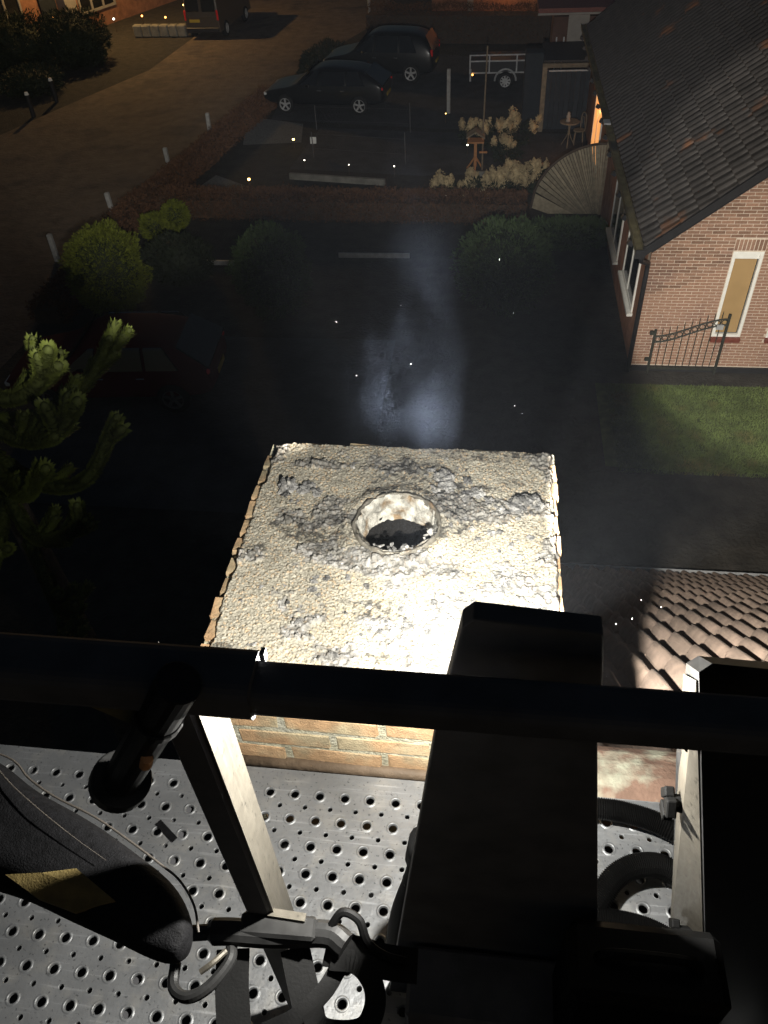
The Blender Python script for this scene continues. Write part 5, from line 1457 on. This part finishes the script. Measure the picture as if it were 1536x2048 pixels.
fwin(-.9, 1.0, .55, 2.5); fwin(4.6, 7.2, .75, 2.5, 2); fwin(8.6, 10.2, .75, 2.5); fwin(-.9, 1.0, 3.3, 4.8); fwin(4.6, 7.2, 3.3, 4.8)
MB().box(fp(2.6, .05, 1.1), (1.0, .10, 2.2), rz=rz_).build('door', M['darkwood'], lh)
MB().box(fp(3.65, .25, 1.45), (.75, .5, 2.9), rz=rz_).build('pale_pilaster', M['cloth'], lh)
gw = thing('garden_wall', 'low whitish garden wall in front of the van', 'wall', (-16.4, 42.6, 0))
for k in range(6):
    MB().box((-17.7 + .46 * k, 42.75 - .03 * k, .28), (.45, .36, .52), rz=-.08 + random.uniform(-.03, .03), ch=.05).build('block', M['concrete'], gw)
for k in range(4):
    MB().box((-14.95 + .32 * k, 43.0 + .38 * k, .30), (.48, .36, .55), rz=.9, ch=.05).build('block', M['concrete'], gw)
for (x, y, z, m, lb) in ((-16.9, 44.6, .45, 'bulb_o', 'orange lantern nearest the low white wall'), (-18.2, 44.8, .5, 'bulb_o', 'orange lantern left of the low white wall'), (-16.6, 46.8, .55, 'bulb_w', 'yellow lantern farthest back behind the wall'),
                         (-15.4, 46.0, .5, 'bulb_o', 'orange lantern between white wall and van'), (-21.0, 41.0, 1.3, 'bulb_o', 'orange lamp beside the door of the dark house'), (-19.3, 43.8, .6, 'bulb_c', 'pale lantern below the wide house window')):
    glow(lb, (x, y), M[m], h=z, r=.045, cat='lantern', name='lantern', group='lanterns before the left house')
fh = thing('brick_house', 'far brick house front lit orange by its wall lamp', 'house', (0, 45, 0))
MB().box((-0.1, 46.5, 2.0), (6.6, 4.0, 4.0)).build('wall', M['brick_o'], fh)
for (x, w) in ((-1.55, .30), (1.80, .26)): MB().box((x, 44.47, 1.3), (w, .06, 2.6)).build('pale_frame', M['cloth'], fh)
MB().box((2.35, 44.475, 1.1), (.55, .05, 2.2)).build('door', M['cloth'], fh)
wlamp = thing('wall_lamp', 'wall lamp glowing orange on the far brick house', 'lamp', (0.0, 44.46, 1.75), None)
MB().box((0.0, 44.44, 1.75), (.12, .08, .16)).build('bracket', M['pipe'], wlamp); MB().lathe((0, 44.30, 1.62), [(.0001, 0), (.07, .02), (.08, .16), (.0001, .2)], 12).build('shade', M['bulb_o'], wlamp)
point('wall_lamp_light', 42, (0.0, 44.16, 1.75), (1.0, 0.42, 0.12), 0.05)
point('porch_light', 26, (2.55, 43.9, 1.6), (1.0, 0.62, 0.28), 0.05)
point('door_light', 6, (2.72, 25.4, 1.6), (1.0, 0.48, 0.16), 0.05)
sl = thing('street_lamp', 'slim grey street lamp post behind the parked cars', 'street lamp', (-6.1, 42.0, 0))
MB().tube([(-6.1, 42.0, 0), (-6.1, 42.0, 5.0)], [.075, .05], 10).build('pole', M['greypost'], sl)
MB().box((-6.1, 41.8, 5.0), (.2, .6, .1), ch=.02).build('head', M['pipe'], sl)
# ================================================================ SMOKE
sm = bpy.data.materials.new('chimney_smoke'); sm.use_nodes = True
nt = sm.node_tree; Nn = nt.nodes; Ln = nt.links
for q in list(Nn): Nn.remove(q)
out = Nn.new('ShaderNodeOutputMaterial'); pv = Nn.new('ShaderNodeVolumePrincipled'); Ln.new(pv.outputs[0], out.inputs['Volume'])
pv.inputs['Color'].default_value = (0.44, 0.55, 0.80, 1); pv.inputs['Anisotropy'].default_value = 0.0
def node(t, **kw):
    q = Nn.new(t)
    for k_, v_ in kw.items(): setattr(q, k_, v_)
    return q
def math_(op, a, b=None):
    q = node('ShaderNodeMath', operation=op)
    for i, v_ in enumerate((a, b)):
        if v_ is None: continue
        if isinstance(v_, (int, float)): q.inputs[i].default_value = v_
        else: Ln.new(v_, q.inputs[i])
    return q.outputs[0]
geo = node('ShaderNodeNewGeometry'); sep = node('ShaderNodeSeparateXYZ'); Ln.new(geo.outputs['Position'], sep.inputs[0])
nz = node('ShaderNodeTexNoise'); nz.inputs['Scale'].default_value = 2.1; nz.inputs['Detail'].default_value = 3.0
warp = node('ShaderNodeVectorMath', operation='ADD'); nzc = node('ShaderNodeTexNoise'); nzc.inputs['Scale'].default_value = 2.2; nzc.inputs['Detail'].default_value = 1.0
Ln.new(geo.outputs['Position'], nzc.inputs['Vector']); sc_ = node('ShaderNodeVectorMath', operation='SCALE'); sc_.inputs['Scale'].default_value = 0.45
Ln.new(nzc.outputs['Color'], sc_.inputs[0]); Ln.new(geo.outputs['Position'], warp.inputs[0]); Ln.new(sc_.outputs[0], warp.inputs[1])
stre = node('ShaderNodeVectorMath', operation='MULTIPLY'); stre.inputs[1].default_value = (4.2, 0.7, 2.2); Ln.new(warp.outputs[0], stre.inputs[0]); Ln.new(stre.outputs[0], nz.inputs['Vector'])
zr = math_('SUBTRACT', sep.outputs['Z'], 8.0)                       # height over the flue
cyy = math_('ADD', math_('MULTIPLY', zr, 0.45), 1.40)               # plume leans away
cxx = math_('ADD', math_('MULTIPLY', zr, 0.03), -0.185)
rr_ = math_('ADD', math_('MULTIPLY', zr, -0.14), 0.205)
dx_ = math_('SUBTRACT', sep.outputs['X'], cxx); dy_ = math_('MULTIPLY', math_('SUBTRACT', sep.outputs['Y'], cyy), 1.9)
d_ = math_('DIVIDE', math_('SQRT', math_('ADD', math_('MULTIPLY', dx_, dx_), math_('MULTIPLY', dy_, dy_))), rr_)
mr = node('ShaderNodeMapRange', interpolation_type='SMOOTHSTEP'); mr.inputs['From Min'].default_value = 1.0; mr.inputs['From Max'].default_value = 0.1; Ln.new(d_, mr.inputs['Value'])
m2 = node('ShaderNodeMapRange', interpolation_type='SMOOTHSTEP'); m2.inputs['From Min'].default_value = 0.45; m2.inputs['From Max'].default_value = 0.66; Ln.new(nz.outputs['Fac'], m2.inputs['Value'])
m3 = node('ShaderNodeMapRange', interpolation_type='LINEAR'); m3.inputs['From Min'].default_value = 0.80; m3.inputs['From Max'].default_value = 0.02; Ln.new(zr, m3.inputs['Value'])
m3b = math_('POWER', m3.outputs[0], 1.9)
m4 = node('ShaderNodeMapRange', interpolation_type='SMOOTHSTEP'); m4.inputs['From Min'].default_value = 0.02; m4.inputs['From Max'].default_value = 0.09; Ln.new(zr, m4.inputs['Value'])
m5 = node('ShaderNodeMapRange', interpolation_type='SMOOTHSTEP'); m5.inputs['From Min'].default_value = 0.42; m5.inputs['From Max'].default_value = 0.10; Ln.new(zr, m5.inputs['Value'])
SMOKE = 0.19
dens = math_('MULTIPLY', math_('MULTIPLY', math_('MULTIPLY', mr.outputs[0], math_('ADD', math_('ADD', math_('MULTIPLY', m2.outputs[0], 0.95), 0.05), math_('MULTIPLY', m5.outputs[0], 0.10))), math_('MULTIPLY', m3b, m4.outputs[0])), SMOKE)
Ln.new(dens, pv.inputs['Density'])
mb = MB(); mb.box((-0.17, 1.62, 8.47), (0.62, 0.98, 0.86)); so = mb.build('smoke', sm)
tag(so, 'thin bluish smoke plume rising from the chimney flue', 'smoke', kind='stuff')

# ================================================================ THIN HAZE ADDED IN PLACE OF LENS GLARE
hm = bpy.data.materials.new('glare_haze'); hm.use_nodes = True
for q in list(hm.node_tree.nodes): hm.node_tree.nodes.remove(q)
ho = hm.node_tree.nodes.new('ShaderNodeOutputMaterial'); hv = hm.node_tree.nodes.new('ShaderNodeVolumePrincipled')
hv.inputs['Color'].default_value = (0.72, 0.82, 0.98, 1); hv.inputs['Density'].default_value = 0.00024
hm.node_tree.links.new(hv.outputs[0], ho.inputs['Volume'])
mb = MB(); mb.box((0, 130, 4.7), (540, 540, 11.4)); hz_o = mb.build('haze', hm)
tag(hz_o, 'thin haze added over the whole place in place of lens glare', 'haze', kind='stuff')
